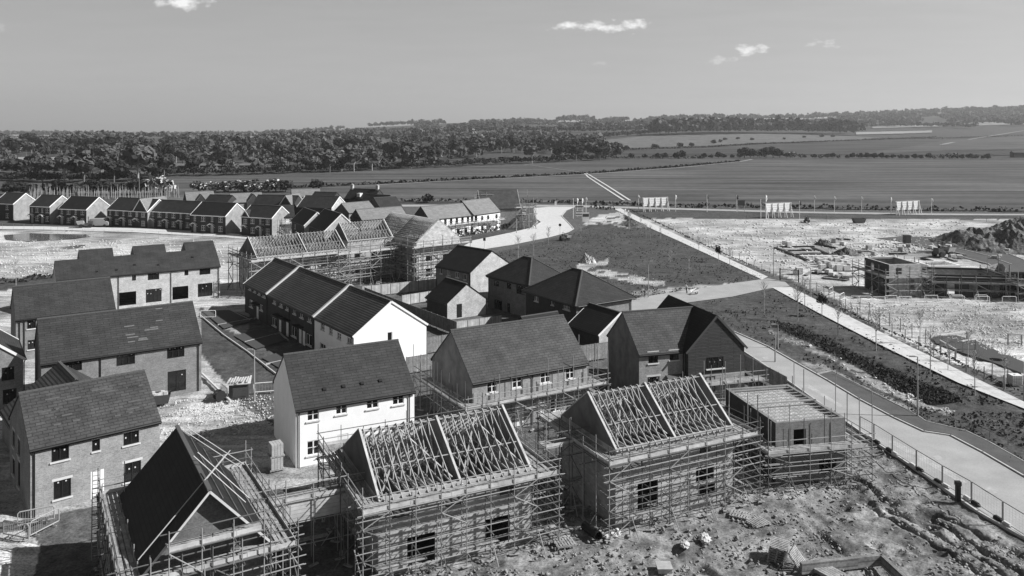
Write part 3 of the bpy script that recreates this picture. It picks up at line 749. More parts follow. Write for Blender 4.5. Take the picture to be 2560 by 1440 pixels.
def scaffold(label, H, lifts, sides='FRBL', top_extra=1.4, seed=1, spacing=1.7, name='scaffold', group=None, inner=.35, outer=1.45, z0=0, toe=True, box=None, extra_ladder=None, inner_up=.7, rad=.034, braces=True, low_boards=True, skirts=True):
    rn = random.Random(seed); x, y, th, L, W = H[:5]
    root = empty(name, (x, y, z0), th, label, 'scaffold', group)
    top = lifts[-1]
    def P(fc, a, out, z):
        v = face_loc(L, W, fc, 0, 0); return Matrix.Translation(v) @ Matrix.Rotation(ROT[fc], 4, 'Z') @ Vector((a, -out, z))
    for fc in sides:
        Lf = L if fc in 'FB' else W
        lo, hi = -outer, Lf + outer
        n = max(2, round((hi - lo) / spacing)); aa = [lo + (hi - lo) * k / n for k in range(n + 1)]
        for k, a in enumerate(aa):
            if k < n or True:
                jz = rn.uniform(.9, top_extra + .5)
                pole('upright_pole', root, P(fc, a + rn.uniform(-.04, .04), outer, 0), P(fc, a, outer, top + jz), rad)
                b = box_mesh(('sole_board', 1), (-.35, -.12, .0), (.35, .12, .05), M['wood'])
                o = inst('sole_board', b, root, P(fc, a, outer, 0), (0, 0, ROT[fc] + rn.uniform(-.5, .9)))
            if 0 < k < n:
                pole('upright_pole', root, P(fc, a + .1, inner, 0), P(fc, a + .1, inner, top + rn.uniform(.2, inner_up)), rad)
            for z in (lifts if fc in 'FR' else lifts[-2:]):
                pole('cross_pole', root, P(fc, a + .06, outer + rn.uniform(.15, .5), z - .06), P(fc, a + .06, max(.05, inner - rn.uniform(.1, .25)), z - .06), rad)
        for z in (lifts if fc in 'FR' else lifts[-2:]):
            pole('ledger_pole', root, P(fc, lo - rn.uniform(.1, .5), outer, z), P(fc, hi + rn.uniform(.1, .5), outer, z), rad)
            pole('ledger_pole', root, P(fc, lo + .8, inner, z), P(fc, hi - .8, inner, z), rad)
            if fc in 'FR' and len(lifts) > 3 and z != top: pole('guard_rail', root, P(fc, lo - rn.uniform(.1, .5), outer, z + .5), P(fc, hi + rn.uniform(.1, .5), outer, z + .5), rad)
        for z in (top + .55, top + 1.05):
            pole('guard_rail', root, P(fc, lo - rn.uniform(.1, .5), outer - .05, z), P(fc, hi + rn.uniform(.1, .5), outer - .05, z), rad)
        # boards of the working platform, each plank its own length
        b = MB(Matrix.Translation(face_loc(L, W, fc, 0, 0)) @ Matrix.Rotation(ROT[fc], 4, 'Z'))
        np_ = 5; a_s, a_e = (lo, hi) if fc in 'FB' else (lo + 1.3, hi - 1.3)
        for k in range(np_):
            wv = inner - .25 + (outer - inner + .25) * (k + .5) / np_; a = a_s
            while a < a_e - .2:
                ln = min(rn.uniform(2.4, 3.9), a_e - a); zz = top + .02 + rn.uniform(0, .03)
                b.box((a + .01, -wv - .105, zz), (a + ln - .01, -wv + .105, zz + .04)); a += ln
        b.build('platform_boards', M['wood'], root)
        if low_boards and len(lifts) > 1 and fc in 'FR':
            b = MB(Matrix.Translation(face_loc(L, W, fc, 0, 0)) @ Matrix.Rotation(ROT[fc], 4, 'Z'))
            z = lifts[0] + .02; a = lo + rn.uniform(0, 2)
            while a < hi - 1.5:
                ln = rn.uniform(1.5, 3.5)
                for k in range(rn.choice((1, 2, 2))):
                    b = MB(b.M); b.box((a, -inner - .5 - k * .25, z), (min(a + ln, hi), -inner - .3 - k * .25, z + .04)); b.build('loose_board', M['wood'], root)
                a += ln + rn.uniform(1.0, 4.5)
        if toe:
            b = MB(Matrix.Translation(face_loc(L, W, fc, 0, 0)) @ Matrix.Rotation(ROT[fc], 4, 'Z')); a = lo
            while a < hi - .2:
                ln = min(rn.uniform(2.8, 3.9), hi - a); b.box((a + .01, -outer + .05 + rn.uniform(0, .02), top + .03), (a + ln - .01, -outer + .09, top + .27 + rn.uniform(0, .03))); a += ln
            b.build('toe_board', M['toe'], root)
        if skirts:
            # dark timber skirt below the platform edge
            pass
        if braces:
            zz = [0.1] + list(lifts)
            for k in range(0, n, 3):
                for j in range(len(zz) - 1):
                    a0, a1 = (aa[k], aa[min(k + 1, n)]) if j % 2 == 0 else (aa[min(k + 1, n)], aa[k])
                    pole('brace_pole', root, P(fc, a0, outer + .07, zz[j]), P(fc, a1, outer + .07, zz[j + 1]), rad)
            for k in range(1, n, 2):
                pole('brace_pole', root, P(fc, aa[k] + .12, outer + 1.0, 0), P(fc, aa[k] + .12, outer, lifts[0] + .3), rad)
    return root

def ladder(label, p, q_, wd=.45, m='metal', group=None):
    p, q_ = Vector(p), Vector(q_); d = q_ - p; root = empty('ladder', p, 0, label, 'ladder', group)
    s = Vector((d.y, -d.x, 0)); s = s.normalized() if s.length > .01 else Vector((1, 0, 0))
    for sg in (-1, 1):
        b = MB(); b.bar(s * sg * wd / 2, d + s * sg * wd / 2, .06, .09); b.build('side_rail', M[m], root)
    b = MB(); n = int(d.length / .27)
    for k in range(1, n): b.tube(d * (k / n) - s * wd / 2, d * (k / n) + s * wd / 2, .022)
    b.build('rungs', M[m], root)
    return root

# ------------------------------------------------------------------ roof trusses
def truss_mesh(W, he, hr, ov=.35, dense=True, t=.05, d=.11):
    b = MB(); a = (0, W / 2, hr); s = (hr - he) / (W / 2)
    b.bar((0, -ov, he - ov * s), a, t, d); b.bar((0, W + ov, he - ov * s), a, t, d); b.bar((0, 0, he), (0, W, he), t, d)
    h = hr - he
    for sg in (0, 1):
        f = (lambda v: v) if sg == 0 else (lambda v: W - v)
        b.bar((0, f(W * .17), he), (0, f(W * .17), he + h * .34), t, d * .7)
        b.bar((0, f(W * .34), he), (0, f(W * .25), he + h * .5), t, d * .7)
        b.bar((0, f(W * .34), he), (0, f(W * .5), hr - .05), t, d * .7)
    return b.mesh('truss', M['timber'])
def truss_roof(root, H, spandrels, step=.6, frame=None, brace=True, batten=False, ov=.35, seed=3, u0=None, u1=None, spand_mat='spandrel'):
    rn = random.Random(seed)
    L, W, he, hr = H[3:7]; tm = truss_mesh(W, he + .08, hr, ov)
    par = root
    if frame is not None:
        par = root
    FM = frame or Matrix.Identity(4)
    def put(o):
        if frame is not None:
            o.location = FM @ Vector(o.location); o.rotation_euler = (0, 0, FM.to_euler().z)
        return o
    u = .3 if u0 is None else u0; end = L - .3 if u1 is None else u1
    while u < end:
        if min(abs(u - s_) for s_ in spandrels) > .18:
            put(inst('truss', tm, par, (u, 0, rn.uniform(-.02, .02))))
        u += step * rn.uniform(.93, 1.07)
    for s_ in spandrels:
        b = MB(); t = .05
        f0 = [(s_ - t, 0, he), (s_ - t, W, he), (s_ - t, W / 2, hr + .02)]; f1 = [(s_ + t, p[1], p[2]) for p in f0]
        b.face(f0[::-1], None); b.face(f1, None)
        o = put(b.build('spandrel_panel', M[spand_mat], par))
        e = MB(); e.bar((s_, -ov * .6, he - .1), (s_, W / 2, hr + .08), .16, .07); e.bar((s_, W + ov * .6, he - .1), (s_, W / 2, hr + .08), .16, .07)
        put(e.build('verge_timber', M['toe'], par))
    s = (hr - he) / (W / 2); bb = MB()
    for sg in (0, 1):
        for fr in (.42, .97):
            w_ = W / 2 * fr; w_ = w_ if sg == 0 else W - w_
            z = he + .08 + (W / 2 * fr) * s - .12
            bb.bar((.1, w_, z), (L - .1, w_, z), .08, .04)
    put(bb.build('binder', M['timber'], par))
    if brace:
        for k in range(len(spandrels) - 1):
            a0, a1 = spandrels[k] + .4, spandrels[k + 1] - .4
            for q_ in ((a0, a0 + (a1 - a0) * .55), (a1, a1 - (a1 - a0) * .5)):
                b = MB(); b.bar((q_[0], W * .06, he + .2), (q_[1], W * .46, hr - .35), .10, .04); put(b.build('diagonal_brace', M['timber'], par))
                b = MB(); b.bar((q_[0], W * .94, he + .2), (q_[1], W * .54, hr - .35), .10, .04); put(b.build('diagonal_brace', M['timber'], par))
    fb = MB(); fb.box((-.05, -.16, he - .12), (L + .05, -.02, he + .07)); fb.box((-.05, W + .02, he - .12), (L + .05, W + .16, he + .07)); put(fb.build('wall_plate', M['timber'], par))
    if batten:
        for sg in (0, 1):
            b = MB(); n = int(math.hypot(W / 2, hr - he) / .42)
            for k in range(n):
                fr = k / n; w_ = W / 2 * fr; w2 = w_ if sg == 0 else W - w_; z = he + .16 + w_ * s
                b.bar((-.05, w2, z), (L + .05, w2, z), .06, .04)
            put(b.build('roof_battens', M['timber'], par))

# ------------------------------------------------------------------ foreground houses (footprints measured from the photograph)
F6 = (-35.80,60.95,R(40.2),9.24,8.62,4.94,7.90,-.05)
house('brick_house', 'brick detached house with weathered tiled roof and white front door', 'house', F6, 'brick', 'tile2',
      wpx(F6,'F',[(128.7,1121,172.5,1146),(230,1101,250,1125),(308.7,1084,347.5,1106),(134,1205,177.5,1239),(310,1160,352.5,1196)],'sill')
      + [('L',1.3,3.1,.9,1.25),('L',3.6,3.1,.9,1.25),('L',1.3,.8,.9,1.3),('L',3.6,.6,.9,2.0)],
      [(*(lambda a: ('F', a[0], .0, 1.0, 2.15))(fac(F6,'F',227,1183)), 'white')], sills='both', pipes=[('F', .25)])
F7 = (-46.78,81.48,R(33.8),15.27,8.68,5.12,8.57,.14)
house('brick_terrace', 'long brick house pair with slipped pale tiles on its roof', 'house', F7, 'brickmid', 'tile',
      wpx(F7,'F',[(417.5,870,461,891),(291,886,337.5,909),(158,905,205,925),(419,930,465,974,'patio'),(150,965,200,1000,'patio')]), pipes=[('F',5.3),('F',14.95)])
F8 = (-61.18,101.11,R(35.1),11.15,8.23,5.00,8.28,0)
house('brick_house', 'brick house with plain dark roof standing behind the long slipped-tile roof', 'house', F8, 'brickmid', 'tile',
      wpx(F8,'F',[(68,802,90,820),(69,851,88,872)],'sill') + [('F',5.2,3.3,1.2,1.2,'sill')], pipes=[('F',.4),('F',.9)])
F9 = (-62.3,86.7,R(-55),9.0,8.5,5.0,8.3)
house('brick_house', 'brick gable house cut off by the left edge of the photograph', 'house', F9, 'brickmid', 'tile',
      [('R',6.6,3.0,1.1,1.35),('R',6.7,.6,1.2,1.5),('R',4.2,3.0,1.1,1.3)], barge='white', pipes=[('B',.3)])
F10 = (-47.5,76.4,R(-50),7.0,9.48,2.4,5.9)
house('garage', 'double garage with ribbed dark tiles behind the white-door brick house', 'garage', F10, 'brickmid', 'rib', (), ridge=True)
F5 = (-18.36,69.67,R(27.9),10.71,8.84,4.90,8.36,-.1)
house('rendered_house', 'white rendered house with plain tiled roof beside the truss roofs', 'house', F5, 'render', 'tile',
      wpx(F5,'F',[(767.5,1024,797.5,1049),(839,1012,867.5,1033),(916,998.7,946,1019),(981,988.7,1010,1009),(767,1104,800,1134),(978,1066,1012,1090)],'white'),
      [('F', 3.55, 0, 1.0, 2.1, 'white')], pipes=[('F',.25),('F',10.2)])
M8 = (-3.70,76.35,R(29.6),13.04,9.10,5.00,8.75)
house('brick_house', 'house with grey tiled roof and scaffold poles standing along its eaves', 'house', M8, ['brick','spandrel'], 'tile2',
      wpx(M8,'F',[(1217.5,955,1242.5,979),(1281,942,1305,967),(1351,931,1376,955),(1414,920,1436,945)],'white') + [('F',1.8,.7,1.2,1.3,'white'),('F',8.6,.7,1.2,1.3,'white')],
      [('F',4.6,0,1,2.1),('F',7.0,0,1,2.1)], wall_mats={'L':1}, pipes=[('F',6.5)])
M9 = (13.07,84.34,R(16.4),8.4,8.11,5.4,8.75)
r9 = house('brick_house', 'L shaped house with dark boarded gable beside the pale road', 'house', M9, ['brick','spandrel'], 'tile2',
      wpx(M9,'F',[(1621,883,1645,907),(1674,873,1697,899),(1619,943,1649,966)],'sill'), wall_mats={'L':1}, sills='both', pipes=[('F',5.0)])
cross_gable(r9, 5.2, 11.8, .8, 10.0, 5.6, 8.95, 'clad', 'tileblack', 'kerbdark', (), ov=.3)
for a, z, w_, h_ in ((7.4,3.5,1.9,1.2),(7.2,1.1,1.1,1.6)):
    fm, pm, rw, rh = win_meshes(w_, h_, 'dark')
    o = inst('window', fm, r9, (a, -.9, z), (0,0,0), (w_/rw,1,h_/rh)); inst('pane', pm, o)
    inst('sill', box_mesh(('sill', 0), (-.1, -.09, -.12), (1.1, .06, -.003), M['sill']), o, (0,0,0), (0,0,0), (rw,1,1))
b = MB(); b.box((5.18,-.83,-.4),(11.82,-.803,2.9)); b.box((11.8,-.83,-.4),(11.83,9.9,2.9)); b.build('brick_base', M['brick'], r9)
b = MB(); b.box((3.1,-1.0,2.35),(5.1,-.003,2.5)); b.face([(3.05,-1.05,2.5),(5.15,-1.05,2.5),(5.15,0,3.0),(3.05,0,3.0)]); b.build('porch_canopy', M['ridge'], r9)

# terrace with ribbed roof and white end
M2 = (-41.56,127.62,R(-54.0),39.26,9.73,4.64,8.01,-.33)
j1, j2 = ridge_u(M2, 749), ridge_u(M2, 874)
w3 = wpx(M2,'F',[(802.5,806,811,827),(823.7,818,831,838),(843.7,830,852.5,850),(868.7,842,877.5,862),(801,856,814,877),(845,880,858,903)],'white')
w2 = wpx(M2,'F',[(682.5,744,690,761),(698.7,752,707,769),(715,760,722.5,777),(732.5,768.5,740,787),(750,777,759,797),(770,787,779,807),(681,792,691,818),(729,812,741,845),(766,832,779,867),
    (645,723,651,738),(656,728,664,745),(622,712,628,726),(634,718,640,732),(624,748,632,770),(650,760,657,778)],'whites')
ud = [fac(M2,'F',x_,y_)[0] for x_, y_ in ((641,775),(697,815),(715,825),(747,850),(756,850))]
rt = house('terrace', 'row of joined houses with ribbed roof and bright white gable end', 'terrace', M2, ['brickshadow','render'], 'rib', w3 + w2 + [('R',*fac(M2,'R',968,846),.7,1.05,'whites')],
      [('F',u_,0.,.95,2.1) for u_ in ud], wall_mats={'R':1}, barge='white', overhang=.2, split=('F', j2, 1),
      canopies=[('F',ud[1]-.7,2.5,2.2,'flat'),('F',ud[2]-.4,2.5,2.0,'flat'),('F',ud[3]-.5,2.5,2.2,'flat'),('F',ud[0]-.4,2.5,1.8,'flat')], pipes=[('F',j1),('F',j2-.3),('F',38.9),('F',(j1+j2)/2)])
s_ = (8.01-4.64)/(9.73/2)
for uj in (j1, j2):
    p = MB()
    for sg in (0, 1):
        f_ = (lambda v: v) if sg == 0 else (lambda v: 9.73 - v)
        p.bar((uj, f_(-.25), 4.64 - .25*s_ + .22), (uj, 9.73/2, 8.01 + .24), .42, .28)
    p.build('party_parapet', M['sill'], rt)
M3 = (-12.88,139.41,R(-45.6),8.79,9.54,5.0,7.94)
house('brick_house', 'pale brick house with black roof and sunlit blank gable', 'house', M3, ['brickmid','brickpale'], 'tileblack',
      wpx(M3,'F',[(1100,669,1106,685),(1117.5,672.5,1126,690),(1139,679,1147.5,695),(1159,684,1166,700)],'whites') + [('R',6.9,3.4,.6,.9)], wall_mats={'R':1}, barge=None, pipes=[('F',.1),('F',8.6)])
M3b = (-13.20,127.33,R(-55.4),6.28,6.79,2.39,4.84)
house('garage', 'small black roofed garage in front of the sunlit blank gable', 'garage', M3b, ['brickshadow','brickpale'], 'tileblack', (), [('R',1.6,0,.95,2.05,'black')], wall_mats={'R':1}, overhang=.3)
M4 = (-3.75,131.18,R(-50.5),10.02,8.0,5.0,7.95)
house('hipped_house', 'hip roofed brick house, smaller of the two by the road', 'house', M4, 'brickmid', 'tiledark',
      wpx(M4,'F',[(1235,701,1247,717),(1267,707,1278,724),(1291,712,1314,739),(1236,748,1255,783,'patio'),(1268,757,1275,783)],'dark'), hip=True, overhang=.35, pipes=[('F',.1),('F',9.9)])
M5 = (2.03,119.64,R(-56.6),11.95,9.84,5.01,8.23)
house('hipped_house', 'hip roofed house with dark boarded upper storey, larger of the two', 'house', M5, ['brickshadow','clad','brickmid'], 'tiledark',
      wpx(M5,'F',[(1336,737,1346,755),(1378,748,1385,764),(1409,759,1425,777)],'whites') + [('R',3.6,3.2,.6,1.2)], hip=True, overhang=.45, wall_mats={'F':0,'R':2}, pipes=[('R',9.5)])
M6 = (2.6,101.5,R(33),5.6,5.2,2.5,4.6)
r6 = house('garage', 'low dark garage with three small rooflights in its roof', 'garage', M6, 'brickshadow', 'tileblack', ())
for k in range(3):
    b = MB(); b.box((0,0,0),(.5,.75,.06)); o = b.build('rooflight', M['sill'], r6, (1.6+k*.95, 1.1, 2.5+1.1*.807+.17)); o.rotation_euler = (math.atan(.807),0,0)
M7 = (7.53,108.48,R(-58.0),6.44,6.84,2.6,4.91)
house('garage', 'black roofed garage between the hip roofed houses and the L shaped house', 'garage', M7, ['brickshadow','brickpale'], 'tileblack', (), wall_mats={'R':1}, barge='white')
# long terrace with three raised roof sections
H1 = (-69.64,125.36,R(32.4),24.15,7.21,5.11,7.50,.1)
r1 = house('terrace', 'pale brick terrace with three raised sections of roof', 'terrace', H1, 'brickpale', 'tile',
      wpx(H1,'F',[(330,686,340,701),(369.5,682,398,698),(461,675,471,688),(498.7,669,526,685),(297.5,732,340.5,761,'open'),(364.5,724,404,753,'patio'),(431,718,471,746,'open'),(494.5,710,531,739,'patio'),(190,702,201,716),(230,697,258,712)]),
      pipes=[('F',8.6),('F',16.4),('F',23.9)], ridge=False)
sl1 = (7.5-5.11)/(7.21/2)
for xa, xb in ((196,281),(331,411),(459,535)):
    ua, ub = ridge_u(H1, xa, 5.4), ridge_u(H1, xb, 5.4); ub = min(ub, 24.2)
    b = MB(); w0, w1, w2_ = 3.0, 5.35, 7.7; z0_ = 5.11 + w0*sl1 + .125; z1_ = 5.11 + w1*sl1 + .125; z2_ = z0_
    b.face([(ua,w0,z0_),(ub,w0,z0_),(ub,w1,z1_),(ua,w1,z1_)], [(ua,3.6),(ub,3.6),(ub,6.4),(ua,6.4)]); b.face([(ua,w1,z1_),(ub,w1,z1_),(ub,w2_,z2_),(ua,w2_,z2_)], [(ua,0),(ub,0),(ub,3),(ua,3)])
    b.face([(ua,w0,z0_),(ua,w1,z1_),(ua,w2_,z2_),(ua,w2_,5),(ua,w0,5)]); b.face([(ub,w2_,z2_),(ub,w1,z1_),(ub,w0,z0_),(ub,w0,5),(ub,w2_,5)]); b.face([(ua,w2_,5),(ua,w2_,z2_),(ub,w2_,z2_),(ub,w2_,5)])
    b.build('raised_roof', M['tile'], r1)

def on_roof(H, root, name, items, m, ww=.5, dd=.16, th=.05):
    L, W, he, hr = H[3:7]; sl = (hr - he) / (W / 2); a = math.atan(sl)
    for u_, wv, l in items:
        b = MB(); b.box((0, 0, 0), (l, dd, th)); o = b.build(name, M[m], root, (u_, wv, he + wv * sl + .125)); o.rotation_euler = (a, 0, 0)
HS = {o['label']: o for o in COL.objects if o.get('label')}
on_roof(F7, HS['long brick house pair with slipped pale tiles on its roof'], 'pale_tile', [(7.9,2.4,1.0),(11.1,2.6,.7),(7.9,1.5,.9),(8.0,1.2,1.1),(9.8,1.75,1.4),(10.4,1.95,.8),(8.0,.75,.7),(9.0,.8,1.0),(9.1,.95,.8),(11.3,3.9,.7)], 'pale_tile_', th=.02)
on_roof(F6, HS['brick detached house with weathered tiled roof and white front door'], 'pale_tile', [(random.uniform(.5,8), random.choice((.6,.9,1.2,1.8,2.1,2.4,3.0,3.3)), random.uniform(.5,1.3)) for k in range(16)], 'mid_tile_', th=.02)
on_roof(F5, HS['white rendered house with plain tiled roof beside the truss roofs'], 'roof_vent', [(2.6,1.0,.3),(4.3,1.0,.3),(6.0,1.0,.3),(7.7,1.0,.3)], 'black', dd=.28, th=.12)
on_roof(H1, HS['pale brick terrace with three raised sections of roof'], 'roof_vent', [(5.5,.7,.3),(8.3,.7,.3),(11,1.4,.3),(14.5,1.0,.3),(20,2,.3)], 'black', dd=.28, th=.12)

# ------------------------------------------------------------------ houses under construction
F2 = (-8.59,52.72,R(26.0),11.05,9.27,4.95,7.85)
o2 = wpx(F2,'F',[(1018,1345,1088,1400,'open'),(1212,1300,1275,1350,'open')]) + [('F',.9,3.4,1.2,1.2,'open'),('F',4.6,3.4,1.2,1.2,'open'),('F',8.6,3.4,1.2,1.2,'open'),('R',3,.3,1.6,2.1,'open')]
r2_ = house('house_under_construction', 'unroofed block house with bare trusses, the one nearest the camera', 'building site', F2, 'block', 'tile', o2, no_roof=True, open_top=True)
b = MB(); b.box((.31,.31,2.5),(F2[3]-.31,F2[4]-.31,2.62)); b.build('floor_deck', M['spandrel'], r2_)  # dark deck added inside so the wall openings read black
truss_roof(r2_, F2, [.05, ridge_u(F2,1091), 11.0])
F3 = (7.47,59.17,R(25.9),10.80,7.83,5.35,8.3,.2)
o3 = wpx(F3,'F',[(1594,1207,1645,1268,'open'),(1740,1170,1785,1196,'open'),(1745,1218,1788,1235,'open')]) + [('F',1.2,3.6,1.1,1.2,'open'),('F',7.6,3.6,1.1,1.2,'open')]
r3_ = house('house_under_construction', 'unroofed block house with bare trusses beside the flat topped shell', 'building site', F3, 'block', 'tile', o3, no_roof=True, open_top=True)
b = MB(); b.box((.31,.31,2.5),(F3[3]-.31,F3[4]-.31,2.62)); b.build('floor_deck', M['spandrel'], r3_)  # unseen first floor added to blacken the lower openings
truss_roof(r3_, F3, [.05, ridge_u(F3,1612), 10.75], seed=5)
F4 = (21.34,66.38,R(11.5),6.28,8.9,4.85,4.9)
r4_ = house('house_under_construction', 'flat topped brick shell with open web joists laid across it', 'building site', F4, ['brickmid','brickshadow'], 'tile',
      [('F',1.6,2.9,1.1,1.3,'open'),('F',3.9,.4,1.6,1.2,'open'),('R',3,.5,1.5,2,'open')], no_roof=True, open_top=True, wall_mats={'L':1})
b = MB(); b.box((.3,.3,4.45),(5.98,8.6,4.5)); b.build('floor_deck', mat('insulation_deck', .40, var=.4, scale=1.5, fine=.25, finescale=8.), r4_)
for k in range(11):
    b = MB(); wv = .8 + k*.74
    b.bar((.1,wv,4.80),(6.18,wv,4.80),.05,.05); b.bar((.1,wv,4.56),(6.18,wv,4.56),.05,.05)
    for j in range(13): b.bar((.2+j*.46,wv,4.57),(.43+j*.46,wv+.05,4.79),.03,.03); b.bar((.43+j*.46,wv+.05,4.79),(.66+j*.46,wv,4.57),.03,.03)
    b.build('web_joist', M['concrete'], r4_)
b = MB(); b.bar((0.1,4.2,4.98),(6.2,4.2,4.98),.12,.1); b.build('cross_timber', M['timber'], r4_)
for k, (a, c) in enumerate((((-.28,.2),(-.12,3.2)),((-.28,3.5),(-.12,6.2)))):
    pass
F1 = (-25.07,53.10,R(-59.2),10.07,6.51,5.0,8.55)
r1_ = house('house_under_construction', 'steep black felted gable house boxed in by scaffold at lower left', 'building site', F1, ['brickshade','brickshadow'], 'tileblack',
      [('R',1.0,.7,1.5,1.3,'open'),('R',3.6,.2,1.6,2.1,'open')], barge=None, overhang=.3, verge=.6, wall_mats={'L':1}, roof_parts=False)
b = MB()
for sg in (0, 1): b.bar((10.70, -.3 if sg == 0 else 6.81, 4.72), (10.70, 3.255, 8.6), .04, .12)
b.build('verge_trim', M['sill'], r1_)
b = MB()
for fr in (.25,.5,.75): b.bar((-.2,6.51*.5+6.51*.5*fr,8.75-3.55*fr),(10.2,6.51*.5+6.51*.5*fr,8.75-3.55*fr),.05,.04)
b.build('roof_battens', M['spandrel'], r1_)

scaffold('scaffold wrapped round the bare truss house nearest the camera', F2, [.9,1.9,2.9,3.9,4.75], seed=2, top_extra=1.3)
scaffold('scaffold wrapped round the truss house beside the flat topped shell', F3[:7], [1.0,2.0,3.0,4.1,5.1], seed=4, top_extra=1.3)
scaffold('scaffold round the flat topped brick shell by the road', F4, [.7,1.4,2.2,2.9], seed=6, top_extra=4.2, spacing=1.7, inner_up=2.8)
scaffold('scaffold wrapped round the black felted gable house', F1, [1.3,2.4,3.6,4.75], seed=8, top_extra=1.5, inner_up=1.2)
fo_, fd_, fn_ = frame_vecs(*F1[:3]); fq_ = fo_ + fd_ * 10.5 + fn_ * 2.2
scaffold('narrow upper scaffold across the brick gable of the felted house', (fq_.x, fq_.y, F1[2] + R(90), 2.6, 1, 5, 5), [4.8, 6.2], seed=9, top_extra=1.0, sides='F', inner=.5, outer=1.2, low_boards=False, z0=0)
scaffold('scaffold poles round the house with grey tiled roof', M8, [1.9,3.0], seed=10, top_extra=3.6, inner_up=3.2, rad=.036, sides='FRL', toe=True)
scaffold('short scaffold at the boarded gable of the L shaped house', (M9[0]+6.0*math.cos(M9[2]),M9[1]+6.0*math.sin(M9[2]),M9[2],5.4,6,5,8), [2.2], 'F', seed=12, top_extra=2.2, inner=1.15, outer=2.2)
# platform bridging the gap between the felted house and the truss house, and roof ladders on the black roof
sb_ = scaffold('scaffold platform between the felted gable house and the truss house', (-15.6,54.4,R(26),4.2,2.2,2,2), [1.5,3.0,4.4], 'FR', seed=14, top_extra=1.3)
b = MB()
for k in range(5): b.box((-1.3, -1.36, 3.05 + k*.25), (5.5, -1.32, 3.28 + k*.25))
b.build('board_guard', M['toe'], sb_)
scaffold('low scaffold at the front door of the white rendered house', (-14.2,66.0,R(27),4.0,2.0,2,2), [2.0], 'F', seed=18, top_extra=2.4)
scaffold('scaffold tower between the two truss roofs', (3.2,62.6,R(26),3.0,3.0,2,2), [1.9,3.8,5.0], 'FR', seed=15, top_extra=1.5)
o_, d_, n_ = frame_vecs(*F1[:3])
def f1p(u, wv, z): return o_ + d_*u + n_*wv + Vector((0,0,z))
lt = ['pair of bright poles rising up the near edge of the black roof slope','pair of bright poles along the far edge of the felted roof','pair of bright poles crossing the grey slope of the felted roof']
def gd(px, py, D): return Vector(((px - 1280) / F * D, D, HC - (py - HY) * D / F))
for i, (p, q_) in enumerate(((gd(345,1400,44.6), gd(566,1135,47.5)), (gd(452,1072,55.5), gd(602,1170,53.5)), (gd(484,1140,49.0), gd(614,1256,47.8)))):
    rt_ = empty('roof_pole_pair', p, 0, lt[i], 'pole pair')
    for j in (0, 1):
        of = Vector((.05, .5, 0)) * j + Vector((0, 0, .02 * j)); pole('pole', rt_, of, of + (q_ - p), .032, 'sill')

# ------------------------------------------------------------------ apartment block under construction (centre)
T1 = (-43.32,139.10,R(37),16.5,8.72,6.5,9.46)
T2 = (-30.3,151.0,R(38),9.6,7.0,7.6,10.6)
T3 = (-28.2,164.2,R(-51.7),17.2,9.6,7.4,11.25)
def shell(name, label, cat, Hs, root=None, **k): return house(name, label, cat, Hs, root=root, no_roof=True, open_top=True, **k)
rT = shell('apartment_block', 'large block under construction with three wings of bare roof timbers', 'building site', T1, wall=['blockpale','block'], wins=[('F',u_,z_,1.3,1.4,'open') for u_ in (1.2,4.6,8.2,11.6,14.6) for z_ in (.9,3.7)], doors=())
truss_roof(rT, T1, [.05, ridge_u(T1,744)-.0, 16.4], seed=21, batten=False, brace=True)
bin_ = MB()
def sub_frame(Hp, Hc_):
    o, d, n = frame_vecs(*Hp[:3]); rel = Vector((Hc_[0]-Hp[0], Hc_[1]-Hp[1], 0))
    return Matrix.Translation((rel.dot(d), rel.dot(n), 0)) @ Matrix.Rotation(Hc_[2]-Hp[2], 4, 'Z')
for Hw, sp_, sd_, wm_, bt in ((T2,[.05,9.5],22,['block'],False),(T3,[.05,8.6,17.1],23,['block','blockpale','brick'],True)):
    fm_ = sub_frame(T1, Hw); tmp = empty('wing_tmp', (Hw[0],Hw[1],0), Hw[2])
    house('x', None, None, Hw, wm_, 'tile', [('F',u_,z_,1.2,1.4,'open') for u_ in np.arange(1.5, Hw[3]-1.5, 3.4) for z_ in (.9,3.7)] + ([('R',2.,.9,1.3,1.4,'open'),('R',5.8,.9,1.3,1.4,'open'),('R',2.,3.7,1.3,1.4,'open'),('R',5.8,3.7,1.3,1.4,'open')] if Hw is T3 else []),
          root=tmp, no_roof=True, open_top=True, wall_mats={'R':1} if Hw is T3 else None)  # sunward gable gets paler blockwork, the sunlight put into its colour
    truss_roof(tmp, Hw, sp_, seed=sd_, batten=bt)
    if Hw is T3:
        g = MB(); g.face([(17.25,0,7.4),(17.25,9.6,7.4),(17.25,4.8,11.2)], [(0,0),(9.6,0),(4.8,3.8)]); g.build('gable_wall', M['blockpale'], tmp)
    for ch in list(tmp.children):
        m_ = fm_ @ Matrix.LocRotScale(ch.location, ch.rotation_euler.to_quaternion() if ch.rotation_mode != 'QUATERNION' else ch.rotation_quaternion, ch.scale)
        ch.parent = rT; ch.location = m_.to_translation(); ch.rotation_euler = m_.to_euler()
    bpy.data.objects.remove(tmp)
scaffold('scaffold along the long truss wing of the big block', (T1[0],T1[1],T1[2],17.5,8.7,6.5,9), [1.5,3.0,4.5,6.0], 'FL', seed=31, spacing=2.3, top_extra=1.2, rad=.06)
scaffold('scaffold in front of the middle wing of the big block', (T2[0],T2[1]-2.0,T2[2],9.6,7,7,9), [1.5,3.0,4.5,5.9], 'FR', seed=32, spacing=2.0, top_extra=1.4, outer=2.6, rad=.06)
scaffold('scaffold round the sunlit gable wing of the big block', T3, [1.6,3.3,5.0,6.6], 'FR', seed=33, spacing=2.2, top_extra=1.4, rad=.06)

